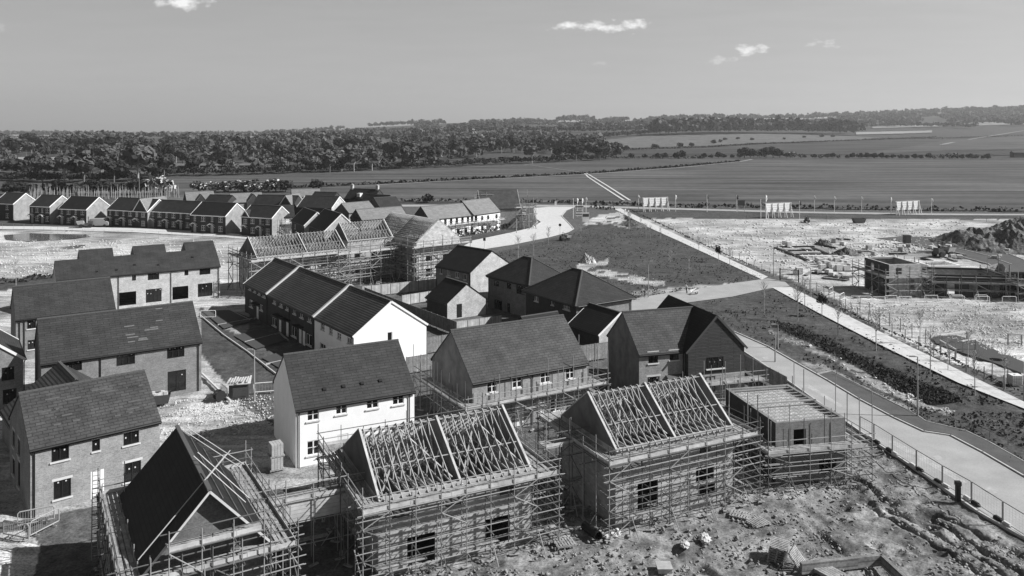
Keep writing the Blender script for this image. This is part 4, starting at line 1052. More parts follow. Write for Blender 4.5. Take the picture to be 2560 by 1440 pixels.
# ------------------------------------------------------------------ houses and shells at the far right
X1 = (63.93,139.03,R(6.2),5.69,7.8,5.0,8.2,.3)
rX = shell('house_under_construction', 'square blockwork shell with pale upper walls behind the barriers', 'building site', X1, wall=['blockpale','brickshadow'], wins=[('F',1.2,3.2,1.1,1.2,'open'),('F',3.6,.3,1.0,2.1,'open'),('L',2,3.2,1.1,1.2,'open'),('L',5,.8,1.1,1.3,'open')], wall_mats={'L':1})
scaffold('scaffold round the square blockwork shell at the right', X1[:7], [1.1,2.2,3.3], 'FLR', seed=41, top_extra=2.0, spacing=2.2, rad=.06)
X2 = (72.3,139.2,R(-8),11.0,7.6,3.6,5,.0)
rX2 = shell('house_under_construction', 'low blockwork shell right of the square shell, half built', 'building site', X2, wall=['brickshadow','blockpale'], wins=[('F',1.5,.3,1.2,2.0,'open'),('F',5,.8,1.4,1.3,'open'),('F',8.6,.3,1.2,2.0,'open')], wall_mats={'R':1,'B':1})
scaffold('scaffold round the low half built shell at the right', X2[:7], [1.2,2.4], 'FLR', seed=42, top_extra=3.2, spacing=2.2, rad=.06)
X3 = (84.5,136.0,R(0),9,8,3.2,5)
rX3 = shell('house_under_construction', 'half built shell cut off by the right edge of the photograph', 'building site', X3, wall=['brickshadow','blockpale'], wins=[('F',2,.3,1.3,2.0,'open'),('F',5.5,.8,1.4,1.3,'open')])
scaffold('scaffold round the shell at the right edge of the photograph', X3, [1.3,2.6], 'FL', seed=43, top_extra=3.4, spacing=2.2, rad=.06)
b = MB()
X4 = (76.5,150.5,R(3),6,5,3.2,4)
shell('house_under_construction', 'white walled shell standing behind the low half built shell', 'building site', X4, wall=['render'], wins=[('F',1,.8,1.2,1.2,'open'),('F',3.6,.3,1.1,2.1,'open')])
# curved close-boarded hoarding
hp = [gp(x_, y_) for x_, y_ in ((2463,712),(2480,704),(2496,699),(2508,702),(2515,712),(2512,724))]
b = MB()
for p, q_ in zip(hp[:-1], hp[1:]):
    n_ = max(1, int((q_-p).length/.25))
    for k in range(n_):
        a, c = p.lerp(q_, k/n_), p.lerp(q_, (k+.92)/n_); b.bar(a+Vector((0,0,1.5)), c+Vector((0,0,1.5)), .05, 3.2)
tag(b.build('timber_hoarding', M['fencewood']), 'curved tall timber hoarding beside the right hand shells', 'hoarding')

# ------------------------------------------------------------------ the row of finished houses behind the chalk ground
def row_house(label, H, units, roof, wall='brickshadow', gable='brick', group=None, door=True, porch='white', pat=0, canopy_face='F'):
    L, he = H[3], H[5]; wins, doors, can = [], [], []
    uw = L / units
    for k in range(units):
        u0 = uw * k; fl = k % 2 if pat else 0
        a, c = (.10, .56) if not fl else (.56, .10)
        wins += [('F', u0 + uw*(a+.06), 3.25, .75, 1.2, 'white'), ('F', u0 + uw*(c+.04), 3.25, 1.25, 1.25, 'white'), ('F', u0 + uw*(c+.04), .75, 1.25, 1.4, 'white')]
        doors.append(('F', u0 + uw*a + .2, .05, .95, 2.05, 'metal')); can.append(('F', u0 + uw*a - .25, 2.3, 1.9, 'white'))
    return house('brick_house', label, 'house', H, [wall, gable], roof, wins, doors, wall_mats={'R':1}, barge='white', gutter='white', canopies=can, group=group, pipes=[('F', L-.2)])  # shade is coloured into the front wall; the sunward gable stays paler
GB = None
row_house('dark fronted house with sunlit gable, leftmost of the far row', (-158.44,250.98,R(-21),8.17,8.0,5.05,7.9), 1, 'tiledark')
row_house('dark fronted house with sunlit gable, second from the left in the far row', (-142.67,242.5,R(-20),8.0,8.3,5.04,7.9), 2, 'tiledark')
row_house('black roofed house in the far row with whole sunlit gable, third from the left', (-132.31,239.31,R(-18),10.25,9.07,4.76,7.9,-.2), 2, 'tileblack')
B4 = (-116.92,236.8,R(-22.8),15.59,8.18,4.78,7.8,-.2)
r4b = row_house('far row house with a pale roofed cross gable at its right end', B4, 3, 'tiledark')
cross_gable(r4b, 10.2, 15.5, .05, 9.0, 4.75, 8.2, 'brickshadow', 'slate', 'white', [(11.2,3.2,.8,1.2,'white'),(13.4,3.2,1.2,1.2,'white'),(13.4,.7,1.2,1.4,'white')])
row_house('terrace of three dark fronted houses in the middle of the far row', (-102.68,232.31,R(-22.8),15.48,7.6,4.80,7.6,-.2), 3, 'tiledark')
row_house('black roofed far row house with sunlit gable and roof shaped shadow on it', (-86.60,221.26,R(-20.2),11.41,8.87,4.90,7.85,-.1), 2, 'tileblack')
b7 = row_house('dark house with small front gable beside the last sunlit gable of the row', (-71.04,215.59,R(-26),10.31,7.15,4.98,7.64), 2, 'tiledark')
cross_gable(b7, -.05, 2.6, .1, 3.2, 4.95, 6.5, 'brickshadow', 'tiledark', 'white', [(.8,3.1,1.1,1.2,'white')])
B8 = (-63.88,213.83,R(20),7.0,7.6,4.8,7.4)
house('rendered_house', 'pale walled house with dark roof half wrapped in scaffold in the far row', 'house', B8, ['render'], 'tiledark', [('F',1.0,3.2,.9,1.1,'white'),('F',3.6,3.2,1.1,1.1,'white'),('F',5.6,3.2,.8,1.1,'white')])
scaffold('small scaffold round the pale walled house in the far row', B8, [2.0,3.0], 'FL', seed=51, spacing=2.2, top_extra=2.0, rad=.06, low_boards=False)
house('brick_house', 'black roofed house with white verge rising beside the pale walled house', 'house', (-55.53,206.66,R(-61.3),12.44,6.2,4.99,7.9), ['brickshadow','brickpale'], 'tileblack', [('F',3,3.2,1,1.1,'white')], barge='white', wall_mats={'R':1})
B10 = (-48.71,196.55,R(-60.7),13.16,7.80,5.0,8.6)
house('brick_house', 'black roofed house whose white edged gable stands behind the big block', 'house', B10, ['brickshadow','brickpale'], 'tileblack', [('R',2,3.2,1,1.1,'white'),('R',4.8,3.2,1,1.1,'white')], barge='white', wall_mats={'R':1})
scaffold('scaffold poles in front of the two black roofed houses', (-55.8,201.5,R(-60),14,3,5,8), [2.6], 'F', seed=52, spacing=1.8, top_extra=2.6, rad=.06, low_boards=False, braces=False)
B11 = (-78.03,246.5,R(-12.8),13.4,6.6,5.0,7.6)
r11 = house('brick_house', 'dark roofed house in the second row with a black cross gable at its right', 'house', B11, 'brickshadow', 'tiledark', (), barge=None)
cross_gable(r11, 9.0, 13.3, .4, 8.0, 4.9, 7.9, 'brickshadow', 'slate', 'white')
house('brick_house', 'dark roofed house in the second row with pale sunlit gable', 'house', (-62.67,239.4,R(-17.6),11.29,9.05,5.0,7.9), ['brickshadow','brickpale'], 'tiledark', (), barge='white', wall_mats={'R':1})
B13 = (-44.42,223.37,R(45),9.0,7.2,5.0,7.3)
house('brick_house', 'pale grey roof with dark left gable behind the big block', 'house', B13, ['brick','brickshadow'], 'slate', [('F',1,3.2,1,1.1,'white')], wall_mats={'L':1})
house('brick_house', 'long pale grey roof just behind the middle of the big block', 'house', (-37.88,206.72,R(38.3),13.3,6.2,5.0,7.3), ['brick','brickshadow'], 'slate', (), wall_mats={'L':1}, barge='black')
house('brick_house', 'low dark roof with a dark left gable beyond the pale grey roofs', 'house', (-38.03,236.5,R(39.8),7.4,7.16,5.0,7.6), ['brick','brickshadow'], 'tiledark', (), wall_mats={'L':1})
B16 = (-54.63,267.55,R(-24),11.08,7.2,4.99,7.9)
r16 = house('brick_house', 'black roofed house with two chimneys at the edge of the crop field', 'house', B16, 'brickshadow', 'tileblack', (), barge=None)
for u_ in (.5, 10.3):
    b = MB(); b.box((u_-.45,3.2,6.9),(u_+.45,4.0,9.3)); b.box((u_-.52,3.13,9.0),(u_+.52,4.07,9.12)); b.tube((u_-.2,3.6,9.3),(u_-.2,3.6,9.6),.12); b.tube((u_+.2,3.6,9.3),(u_+.2,3.6,9.6),.12); b.build('chimney', M['brickpale'], r16)
b = MB(); b.box((4.6,.2,5.6),(5.8,1.9,6.8)); b.build('dormer', M['sill'], r16)
house('brick_house', 'black roofed wing in front of the house with two chimneys', 'house', (-47.5,256.0,R(-24),9,6.5,4.2,7.0), 'brickshadow', 'tileblack', ())
B17 = (-101.80,256.77,R(30),8.5,7.24,5.0,7.6)
r17 = house('brick_house', 'pale grey roof with a small dark dormer gable, leftmost of the rear roofs', 'house', B17, ['brick','brickshadow'], 'slate', (), wall_mats={'L':1})
cross_gable(r17, 2.6, 5.8, .5, 3.2, 4.9, 7.0, 'brickshadow', 'slate', None)
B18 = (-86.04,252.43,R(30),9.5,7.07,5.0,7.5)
r18 = house('brick_house', 'pale grey rear roof with a dark triangular cross gable', 'house', B18, ['brick','brickshadow'], 'slate', (), wall_mats={'L':1})
cross_gable(r18, 4.2, 8.4, .6, 3.4, 4.9, 7.4, 'brickshadow', 'slate', None)
house('brick_house', 'pale far roof with a chimney beside a round bush', 'house', (-74.26,277,R(20),9.5,6.5,4.6,6.9), ['brick','brickshadow'], 'slate', ())
house('brick_house', 'dark far roof left of the house with two chimneys', 'house', (-66.5,268,R(-22),8.6,7,4.4,6.8), 'brickshadow', 'tiledark', ())
house('brick_house', 'dark rear roof between the two pale grey rear roofs', 'house', (-95.2,252.0,R(-20),8.5,7,4.6,7.2), 'brickshadow', 'tiledark', ())

# terrace by the curving road
R1 = (-21.0,207.9,R(43),13.75,6.87,5.0,7.9)
house('rendered_terrace', 'pale roofed terrace with dark openings, nearer part by the curving road', 'terrace', R1, ['render','brickshadow'], 'slate', [('F',1.0+1.9*k,2.9,.85,2.0,'open' if k%2 else 'dark') for k in range(7)] + [('F',1.2+2.6*k,.6,1.0,1.4,'dark') for k in range(5)], wall_mats={'L':1}, barge='black')
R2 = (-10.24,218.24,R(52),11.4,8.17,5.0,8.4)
house('rendered_terrace', 'pale roofed terrace with white window wall, farther part by the curving road', 'terrace', R2, ['render','brickshadow'], 'slate', [('F',.4,2.9,1.2,2.0,'open'),('F',3.2,3.2,.9,1.2,'dark'),('F',5.6,3.2,1.0,1.2,'dark'),('F',9.2,3.2,1.0,1.2,'dark'),('F',5.6,.6,1.0,1.3,'dark'),('F',3.2,.6,.9,1.3,'dark')], wall_mats={'L':1}, barge='black')
R3 = (-8.6,228.5,R(12),11.2,9.5,5.6,10.3)
house('brick_house', 'tall plain dark roof at the far end of the terrace by the road', 'house', R3, ['brickmid'], 'tile2', (), barge='white')
scaffold('long scaffold along the front of the terrace by the road', (-21.0,207.9,R(46),24.5,6,4,4), [2.0,3.0], 'F', seed=61, spacing=2.3, top_extra=1.2, rad=.06)
scaffold('tall scaffold at the right end of the terrace by the road', (2.0,228.5,R(20),3.0,8,4,4), [2.0,4.2,6.0], 'FR', seed=62, spacing=2.2, top_extra=2.4, rad=.06, low_boards=False)
scaffold('scaffold top beside the tall plain dark roof', (-9.5,233,R(12),2.4,2,4,4), [3,6,8.2], 'F', seed=63, spacing=1.8, top_extra=1.4, rad=.06, low_boards=False)

# ------------------------------------------------------------------ trees, bushes, hedges
def quads_mesh(name, C, S, m, nrm=None, flat=.0):
    """leaf clumps: one small randomly turned face per point"""
    n = len(C); a = rng.normal(size=(n, 3)); 
    if nrm is not None: a = a * .75 + nrm * 1.0
    a /= np.linalg.norm(a, axis=1)[:, None] + 1e-9
    t = rng.normal(size=(n, 3)); u = np.cross(a, t); u /= np.linalg.norm(u, axis=1)[:, None] + 1e-9; v = np.cross(a, u)
    k = rng.uniform(.6, 1.3, (n, 4, 1))
    sg = np.array([(-1, -1), (1, -1), (1, 1), (-1, 1)], float)
    P = C[:, None, :] + (u[:, None, :] * sg[None, :, 0:1] + v[:, None, :] * sg[None, :, 1:2]) * S[:, None, None] * k
    me = bpy.data.meshes.new(name); me.vertices.add(n * 4); me.vertices.foreach_set('co', P.astype(np.float32).ravel())
    me.loops.add(n * 4); me.loops.foreach_set('vertex_index', np.arange(n * 4, dtype=np.int32)); me.polygons.add(n); me.polygons.foreach_set('loop_start', np.arange(0, n * 4, 4, dtype=np.int32))
    for mm in (m if isinstance(m, list) else [m]): me.materials.append(mm)
    me.update(); me.validate(); return me
def crown_points(n, rx, rz, zc, lobes=7, spread=.62):
    L_ = rng.normal(size=(lobes, 3)); L_ /= np.linalg.norm(L_, axis=1)[:, None]; L_ *= rng.uniform(.35, spread + .1, (lobes, 1)); L_[:, 2] = np.abs(L_[:, 2]) * .9 - .25
    rl = rng.uniform(.34, .55, lobes); k = rng.integers(0, lobes, n)
    d = rng.normal(size=(n, 3)); d /= np.linalg.norm(d, axis=1)[:, None]
    P = L_[k] + d * (rl[k] * rng.uniform(.75, 1.05, n))[:, None]
    return P * np.array([rx, rx, rz]) + np.array([0, 0, zc]), d
def trunk_mesh(h, r, m, limbs=5, spread=.35):
    b = MB(); top = Vector((random.uniform(-.03, .03) * h, random.uniform(-.03, .03) * h, h))
    b.tube((0, 0, -.4), top * .5, r, r * .75, 7, cap=False); b.tube(top * .5, top, r * .75, r * .3, 6, cap=False)
    for k in range(limbs):
        t = random.uniform(.45, .95); p = top * t; an = random.uniform(0, 6.28)
        q_ = p + Vector((math.cos(an) * h * spread, math.sin(an) * h * spread, h * random.uniform(.18, .4))); b.tube(p, q_, r * .4, r * .12, 5, cap=False)
    return b.mesh('trunk', m)
LV = ['leaf', 'leaf', 'leafdark', 'leaflight', 'leaf', 'leafdark']
CR, TR = [], []
for k in range(6):
    rx, rz, zc = ((.36,.34,.62),(.30,.38,.60),(.42,.32,.64),(.34,.33,.63),(.27,.42,.56),(.38,.36,.60))[k]
    P, d = crown_points(420, rx, rz, zc, lobes=9); CR.append(quads_mesh('crown', P, rng.uniform(.03, .065, len(P)), M[LV[k]], d * 1.9)); TR.append(trunk_mesh(.62, .022, M['barkpale' if k in (0, 3) else 'bark']))
def tree(p, h, k, label, group=None, wd=1.0, name='tree', cat='tree'):
    r = empty(name, p, random.uniform(0, 6.28), label, cat, group); r.scale = (h * wd, h * wd, h)
    inst('trunk', TR[k], r); inst('crown', CR[k], r); return r
# where woods stand (photo pixels of the tree feet)
def wood_ok(px, py):
    if 842 < px < 985 and 352 < py < 381: return False
    if px > 1500 and py > 352 and py < 392: return False
    if 15 < px < 180 and 395 < py < 421: return False
    if 380 < px < 720 and 413 < py < 426: return False
    return py > float(np.interp(px, [-120, 120, 160, 260, 340, 450, 560, 640, 700, 900, 1000, 1300, 1530], [372, 366, 350, 345, 355, 361, 365, 360, 350, 344, 339, 340, 352]))
cand = []
def edge(px): return float(np.interp(px, [-60, 120, 300, 440, 640, 900, 1280, 1530], [452, 456, 455, 442, 437, 428, 411, 399]))
for k in range(26000):
    px = random.uniform(-120, 1545); D = 430 + (2300 - 430) * random.random() ** .85
    py = HY + F * HC / D
    if py > edge(px) - random.uniform(0, 2) or not wood_ok(px, py): continue
    cand.append((px, py))
pts, cell = [], {}
for px, py in cand:
    p = gpt(px, py)
    if p.y > 520 and float(vnoise(p.x, p.y * .45, 70, 91)) > .34: continue
    g = (int(p.x // 16), int(p.y // 17))
    if g in cell: continue
    cell[g] = 1; h = random.choice((random.uniform(6, 11), random.uniform(10, 14), random.uniform(14, 21))) if p.y > 520 else random.uniform(8, 13)
    pts.append((p, h, px, py))
pts.sort(key=lambda t: t[0].y / t[1])
NT = 240
labs = ['broadleaf tree in the dark wood beyond the crop field', 'slender broadleaf tree in the wood beyond the crop field', 'dark bushy tree in the wood beyond the crop field', 'pale spring green tree in the wood beyond the crop field', 'tall narrow tree in the wood beyond the crop field', 'dark round tree in the wood beyond the crop field']
for p, h, px, py in pts[:NT]:
    k = random.choice((0, 0, 1, 2, 3, 3, 4, 5, 1)); tree(p, h * (1.15 if random.random() < .15 else 1), k, labs[k], 'trees of the wood beyond the field: ' + ('broadleaf','slender','bushy','pale','narrow','round')[k], random.uniform(.9, 1.35))
# big old trees at the left
for i, (px, py, h, k, wd) in enumerate(((30,452,14,2,1.2),(105,456,15,0,1.1),(160,457,17,0,1.1),(210,458,19,4,1.2),(285,462,14,5,1.3),(345,455,22,0,1.15),(410,447,17,1,1.1),(930,427,17,3,1.2),(825,432,16,4,1.1),(885,430,15,0,1.2),(1440,404,17,5,1.1),(1330,409,16,0,1.2),(1400,406,15,2,1.2),(1500,401,15,5,1.25))):
    tree(gpt(px, py), h, k, 'large old tree standing at the near edge of the wood', 'large old trees at the wood edge', wd)
def mass(name, plist, label, ms, nq=70, q=.17, cat='woods'):
    C, S, Nn, mi = [], [], [], []
    for p, h, wd in plist:
        P, d = crown_points(nq, .40 * wd, .42, .55, lobes=6); C.append(P * h + np.array(p)); S.append(rng.uniform(.6, 1.2, nq) * q * h * .6); Nn.append(d * 1.6); mi.append(np.full(nq, random.randrange(len(ms))))
    me = quads_mesh(name, np.concatenate(C), np.concatenate(S), [M[k] for k in ms], np.concatenate(Nn)); me.polygons.foreach_set('material_index', np.concatenate(mi).astype(np.int32)); 
    return tag(inst(name, me), label, cat, kind='stuff')
us = [(gpt(px_, edge(px_) - random.uniform(-.5, 4)), random.uniform(3, 6.5), random.uniform(1.2, 1.8)) for px_ in np.arange(-60, 1530, 3.2)]
mass('woods', us, 'undergrowth and scrub along the near edge of the wood', ['wooddark', 'hedge', 'woodleaf', 'wooddark'], 40)
mass('woods', [(p, h, random.uniform(.9, 1.3)) for p, h, px, py in pts[NT:]], 'mixed wood covering the low ground behind the field', ['woodleaf', 'wooddark', 'woodlight', 'woodleaf', 'woodleaf'], 60)
def line_of(poly, step, h0, h1, jx=3, jy=.6):
    out = []
    for (x0, y0), (x1, y1) in zip(poly[:-1], poly[1:]):
        n = max(1, int(math.hypot(x1 - x0, (y1 - y0)) / step))
        for k in range(n):
            t = (k + random.random()) / n; out.append((gpt(x0 + (x1 - x0) * t + random.uniform(-jx, jx), y0 + (y1 - y0) * t + random.uniform(-jy, jy)), random.uniform(h0, h1), random.uniform(.9, 1.3)))
    return out
far = []
far += line_of([(1640,340),(1760,336),(1860,334),(2000,334),(2140,339)], 3.2, 26, 38, 5, .8) + line_of([(1640,338),(1800,332),(2130,334)], 4, 28, 40, 8, 1)
far += line_of([(1480,349),(1560,342),(1650,335)], 4, 10, 14)
mass('woods', far, 'dark belt of tall trees along the far hillside', ['wooddark', 'woodleaf', 'wooddark'], 60)
rid = []
for poly, st, h0, h1 in (([(-40,341),(190,339)],3,28,36),([(200,338),(400,338),(640,334),(760,329),(860,323)],5,18,30),([(920,318),(1000,314),(1110,313)],4,22,32),([(1300,305),(1350,304)],5,16,24),([(1395,306),(1480,306)],3,30,40),([(1510,307),(1570,307)],3,24,32),([(1620,305),(1680,303),(1780,299),(1900,301),(2040,300)],4,22,34),([(2030,298),(2200,293),(2400,285),(2600,279)],3.5,24,36),([(2180,300),(2320,296),(2600,287)],4,20,30),([(2050,309),(2110,311),(2190,314)],3,16,22),([(1480,318),(1620,317),(1700,309)],5,16,24),([(1120,322),(1300,314),(1460,318)],5,14,22),([(650,341),(800,334),(950,330),(1100,329)],5,12,20),([(1000,336),(1300,330),(1500,332),(1620,327)],4,12,18),([(240,347),(420,346),(640,345)],4,12,18),([(1640,324),(1900,318),(2050,317),(2190,320)],5,12,20),([(2200,318),(2330,318),(2440,322)],4,12,18)):
    rid += line_of(poly, st, h0, h1, 4, .8)
for k in range(2600):
    px = random.uniform(1040, 2620); hy = float(np.interp(px, HXP, HYP)); py = random.uniform(hy + 2.5, 327 if px < 2130 else 317)
    if float(vnoise(px, py * 9, 75, 81)) + .35 * float(vnoise(px, py * 9, 25, 82)) > (.12 if px < 1640 else -.02): rid.append((gpt(px, py), random.uniform(14, 26), random.uniform(1.0, 1.5)))
mass('woods', rid, 'woods and copses along the skyline of the downs', ['wooddark', 'woodleaf', 'woodleaf'], 36, .2)
# far pale fields and hedge lines on the downs
for nm, top, bot, m_ in ((0,[(-60,347),(60,344),(170,343)],[(-60,350),(60,347),(170,345)],fmp),(0,[(10,363),(80,358),(130,358)],[(10,366),(80,366),(130,363)],fmp),(0,[(470,347),(560,344),(740,338)],[(470,351),(560,350),(740,346)],fmp),(0,[(1075,322),(1150,316),(1210,312)],[(1075,325),(1150,323),(1210,319)],fmp),
    (0,[(1344,310),(1385,310)],[(1344,313),(1385,313)],fmp),(0,[(2180,318),(2330,312),(2560,303)],[(2180,322),(2330,318),(2560,312)],fmp),(0,[(2140,332),(2250,330),(2330,328)],[(2140,338),(2250,336),(2330,333)],fmp),(0,[(1560,304),(1620,303)],[(1560,309),(1620,309)],fmg),(0,[(2030,293),(2200,296)],[(2030,306),(2200,306)],fm1),(0,[(1690,303),(1830,297),(1850,300)],[(1690,307),(1830,306),(1850,304)],fmg),
    (0,[(850,356),(900,349),(980,349),(985,352)],[(850,376),(900,378),(980,372),(985,366)],fmg),(0,[(20,397),(175,398)],[(20,404),(175,405)],fmp),(0,[(380,415),(720,414)],[(380,420),(720,418)],fmg)):
    drape('field', top, bot, 1.5, m_, 20, 3)
def hedge(label, poly, wd, h, px_step=4, blossom=.0, group=None, name='hedge'):
    C, S = [], []; P = [gpt(*q_) for q_ in poly]
    for p, q_ in zip(P[:-1], P[1:]):
        l = (q_ - p).length; n = int(l * 9 * max(.35, min(1, 130 / p.y)))
        t = rng.random(n); base = np.array(p)[None, :] + np.array(q_ - p)[None, :] * t[:, None]
        base[:, 0] += rng.uniform(-wd / 2, wd / 2, n); base[:, 1] += rng.uniform(-wd / 2, wd / 2, n); base[:, 2] += rng.uniform(.05, 1, n) ** .7 * h * (.8 + .3 * np.sin(t * l * .9)); C.append(base); S.append(rng.uniform(.16, .34, n) * max(1, min(2.2, p.y / 200)))
    C = np.concatenate(C); S_ = np.concatenate(S) * min(1., max(.4, h / .8)); me = quads_mesh('hedge', C, S_, [M['hedge'], M['blossom']])
    me.polygons.foreach_set('material_index', (rng.random(len(C)) < blossom).astype(np.int32))
    return tag(inst(name, me), label, 'hedge', group)
hedge('low dark hedge between the road and the crop field, left stretch', [(800,507),(1100,507),(1290,506),(1440,508)], 1.5, 1.3)
hedge('dark hedge along the road behind the flagpoles', [(1440,512),(1540,514),(1700,519),(2000,524),(2330,529),(2640,532)], 1.8, 1.5)
hedge('second dark hedge on the near side of the road, by the entrance signs', [(1478,524),(1540,525)], 1.8, 1.3)
hedge('low dark hedge line dividing the two crop fields', [(640,474),(805,467),(1100,453),(1470,434),(1700,418),(1850,404)], 1.6, 1.1)
hedge('trimmed hedge at the far side of the chalk ground on the left', [(-40,716),(70,709),(136,701)], 1.2, 1.0)
hedge('far dark hedge at the foot of the right hand fields', [(1530,396),(1700,396),(1760,396)], 3, 2.2)
hedge('hedge line across the far right fields', [(1530,378),(1760,370),(1900,362),(2150,352),(2340,344)], 4, 2.5)
hedge('hedge line below the bright far field', [(2160,350),(2370,347),(2560,341)], 5, 3)
hedge('low planting along the front of the terrace by the road', [(1105,607),(1180,592),(1280,572)], 1.6, 1.3, blossom=.1)
hedge('dark grass strip standing for verge shadow above the diagonal path beyond the gate', [(1575,527),(1650,563),(1730,601),(1810,637),(1925,690)], .4, .22)  # dark leaves drawn as the shadow line of the grass verge
hedge('dark grass strip standing for verge shadow above the diagonal path near the road', [(1985,716),(2175,808),(2350,892),(2560,996)], .45, .25)  # verge shadow line continued here in dark leaves
# bushes
BM = []
for k in range(4):
    P, d = crown_points(330, .52, .5, .42, lobes=7); me_ = quads_mesh('foliage', P, rng.uniform(.03, .07, len(P)), [M['leafdark' if k < 2 else 'hedge'], M['blossom']], d)
    me_.polygons.foreach_set('material_index', (rng.random(len(P)) < (0, .0, .22, .55)[k]).astype(np.int32)); BM.append(me_)
_bt = trunk_mesh(.4, .03, M['bark'], 4)
def bush(p, h, k, label, group=None, wd=1.2):
    r = empty('bush', p, random.uniform(0, 6), label, 'bush', group); r.scale = (h * wd, h * wd, h); inst('foliage', BM[k], r); inst('stem', _bt, r); return r
for px in np.arange(1760, 2480, 17):
    big = px < 1960 and px > 1850; py = np.interp(px, [1750, 1900, 2480], [396.5, 395, 399]); k = 2 if random.random() < .25 else random.choice((0, 1))
    bush(gpt(px + random.uniform(-4, 4), py), random.uniform(9, 14) if big else random.uniform(4, 7.5), k, 'dark hedgerow bush beyond the right hand crop field' if k < 2 else 'hedgerow bush flecked with blossom beyond the right hand field', 'hedgerow bushes beyond the field, dark' if k < 2 else 'hedgerow bushes beyond the field, blossoming', random.uniform(.9, 1.3))
for px, h in ((1578,6.5),(1612,5.5),(1645,6.5),(1662,7),(1690,7),(1703,9.5)): bush(gpt(px, 396.5), h, random.choice((0, 1)), 'lone small tree along the far hedge left of the hedgerow', 'lone trees along the far hedge', 1.0)
for px, py, h in ((1500,378,9),(1565,377,8),(1637,374,9),(1700,370,9),(1728,368,8),(1785,361,9),(1800,357,7),(1845,350,7),(1880,352,7),(1960,350,6),(2010,346,7),(2054,344,9),(2082,344,8),(1812,352,7)): bush(gpt(px, py), h, random.choice((0, 1)), 'scattered bush on the rough grass slope at the far right', 'bushes on the rough grass slope', 1.2)
for px, py, h, k in ((25,487,7,1),(62,489,7.5,0),(140,487,8,1),(190,489,7,0),(235,487,8.5,1),(275,487,7.5,0),(340,487,9,0)): bush(gpt(px, py), h, k, 'round dark bush behind the left end of the far row', 'round dark bushes behind the far row', 1.5)
bush(gpt(398, 487), 11.5, 3, 'large bush covered in white blossom behind the far row', None, 1.05)
for px, h, k in ((500,6,2),(530,6.5,3),(560,6,2),(595,6.5,2),(625,7,2),(655,6,3),(690,7.5,2),(715,7,0)): bush(gpt(px, 482), h, k, 'bush flecked with blossom at the near edge of the left crop field', 'blossoming bushes at the near edge of the left field', 1.5)
bush(gpt(790, 477), 6.5, 1, 'lone round bush beside the far roof with a chimney', None, 1.3)
bush(gpt(1068, 509), 4.5, 1, 'lone dark bush above the terrace by the road')
# thin bare saplings
SAP = []
for k in range(4):
    b = MB(); b.tube((0, 0, -.2), (0, 0, 2.2), .05, .035, 5); b.tube((0, 0, 2.2), (.05, 0, 3.6), .035, .012, 4); st = b.mesh('trunk', M['barkpale']); b = MB()
    for j in range(26):
        z = random.uniform(1.5, 3.3); an = random.uniform(0, 6.28); l = random.uniform(.5, 1.0) * (1.2 - abs(z - 2.3) * .4); q_ = Vector((math.cos(an) * l * .6, math.sin(an) * l * .6, z + l * .8)); b.tube((0, 0, z), q_, .02, .008, 4, cap=False)
        for i in range(2): b.tube(Vector((0, 0, z)).lerp(q_, .6), q_ + Vector((random.uniform(-.3, .3), random.uniform(-.3, .3), random.uniform(0, .3))), .012, .006, 3, cap=False)
    SAP.append((st, b.mesh('crown', M['barkpale'])))
P, d = crown_points(260, .75, 1.1, 2.3, lobes=7); dk_crown = quads_mesh('crown', P, rng.uniform(.05, .12, len(P)), M['leafdark'], d)
for i, (px, py, s, dk) in enumerate(((1295,652,1.5,0),(1334,638,1.3,0),(1371,612,1.2,0),(1674,681,1.25,0),(1722,683,1.3,0),(1824,667,1.1,0),(1747,631,1,0),(1626,600,1,0),(1602,567,.9,0),(1574,572,1.3,0),(1651,597,.8,0),(1615,595,1,0),(1452,601,1.1,0),(1994,801,1.45,0),(2012,768,1.3,0),(2095,836,1.3,0),(2190,875,1.5,0),(2326,932,1.35,0),(2437,985,1.25,0),(1910,781,1.3,0),(2512,970,1.25,0),(2300,860,1.2,0),(40,713,1.3,0),(1796,655,1.15,1),(2055,790,1.15,1),(2420,905,1.1,0),(2370,925,1.0,0))):
    wh = 'on the grass by the road' if px < 1400 else 'on the triangular grass field' if px < 1850 else 'beside the diagonal pale path' if px > 1880 else ''
    r = empty('sapling', gp(px, py), random.uniform(0, 6), ('young dark leaved tree by the path, ' + ('upper one' if i == 23 else 'lower one')) if dk else 'thin bare sapling ' + (wh if px > 100 else 'in front of the chalk ground at left'), 'tree', None if dk else 'bare saplings ' + (wh if px > 100 else 'at left')); r.scale = (s, s, s)
    inst('trunk', SAP[i % 4][0], r); inst('crown', dk_crown if dk else SAP[i % 4][1], r)
b = MB(); b.tube((0, 0, -.3), (0, 0, 10), .14, .09, 6); b.bar((-1, 0, 9.6), (1, 0, 9.6), .1, .1); pm_ = b.mesh('telegraph_pole', M['post'])
tag(inst('telegraph_pole', pm_, None, gpt(348, 497)), 'pale telegraph pole behind the far row of houses', 'telegraph pole')
tag(inst('telegraph_pole', pm_, None, gpt(2354, 374)), 'lone telegraph pole on the far right fields', 'telegraph pole')
# pale stakes of the young plantation behind the far row
b = MB(); b.tube((0, 0, -.2), (0, 0, 3.6), .14, .11, 6); b.tube((0, 0, 3.6), (.1, 0, 4.6), .05, .02, 4); stk = b.mesh('plantation_stake', M['barkpale'])
for k in range(110):
    px = 72 + k * 3.45 + random.uniform(-1.5, 1.5); o = inst('plantation_stake', stk, None, gpt(px, 497 + random.uniform(-3, 2)), (random.uniform(-.05, .05), random.uniform(-.06, .06), 0), (1, 1, random.uniform(.7, 1.25)))
    tag(o, 'pale upright stake in the close line behind the far row of houses', 'stake', 'pale stakes behind the far row')

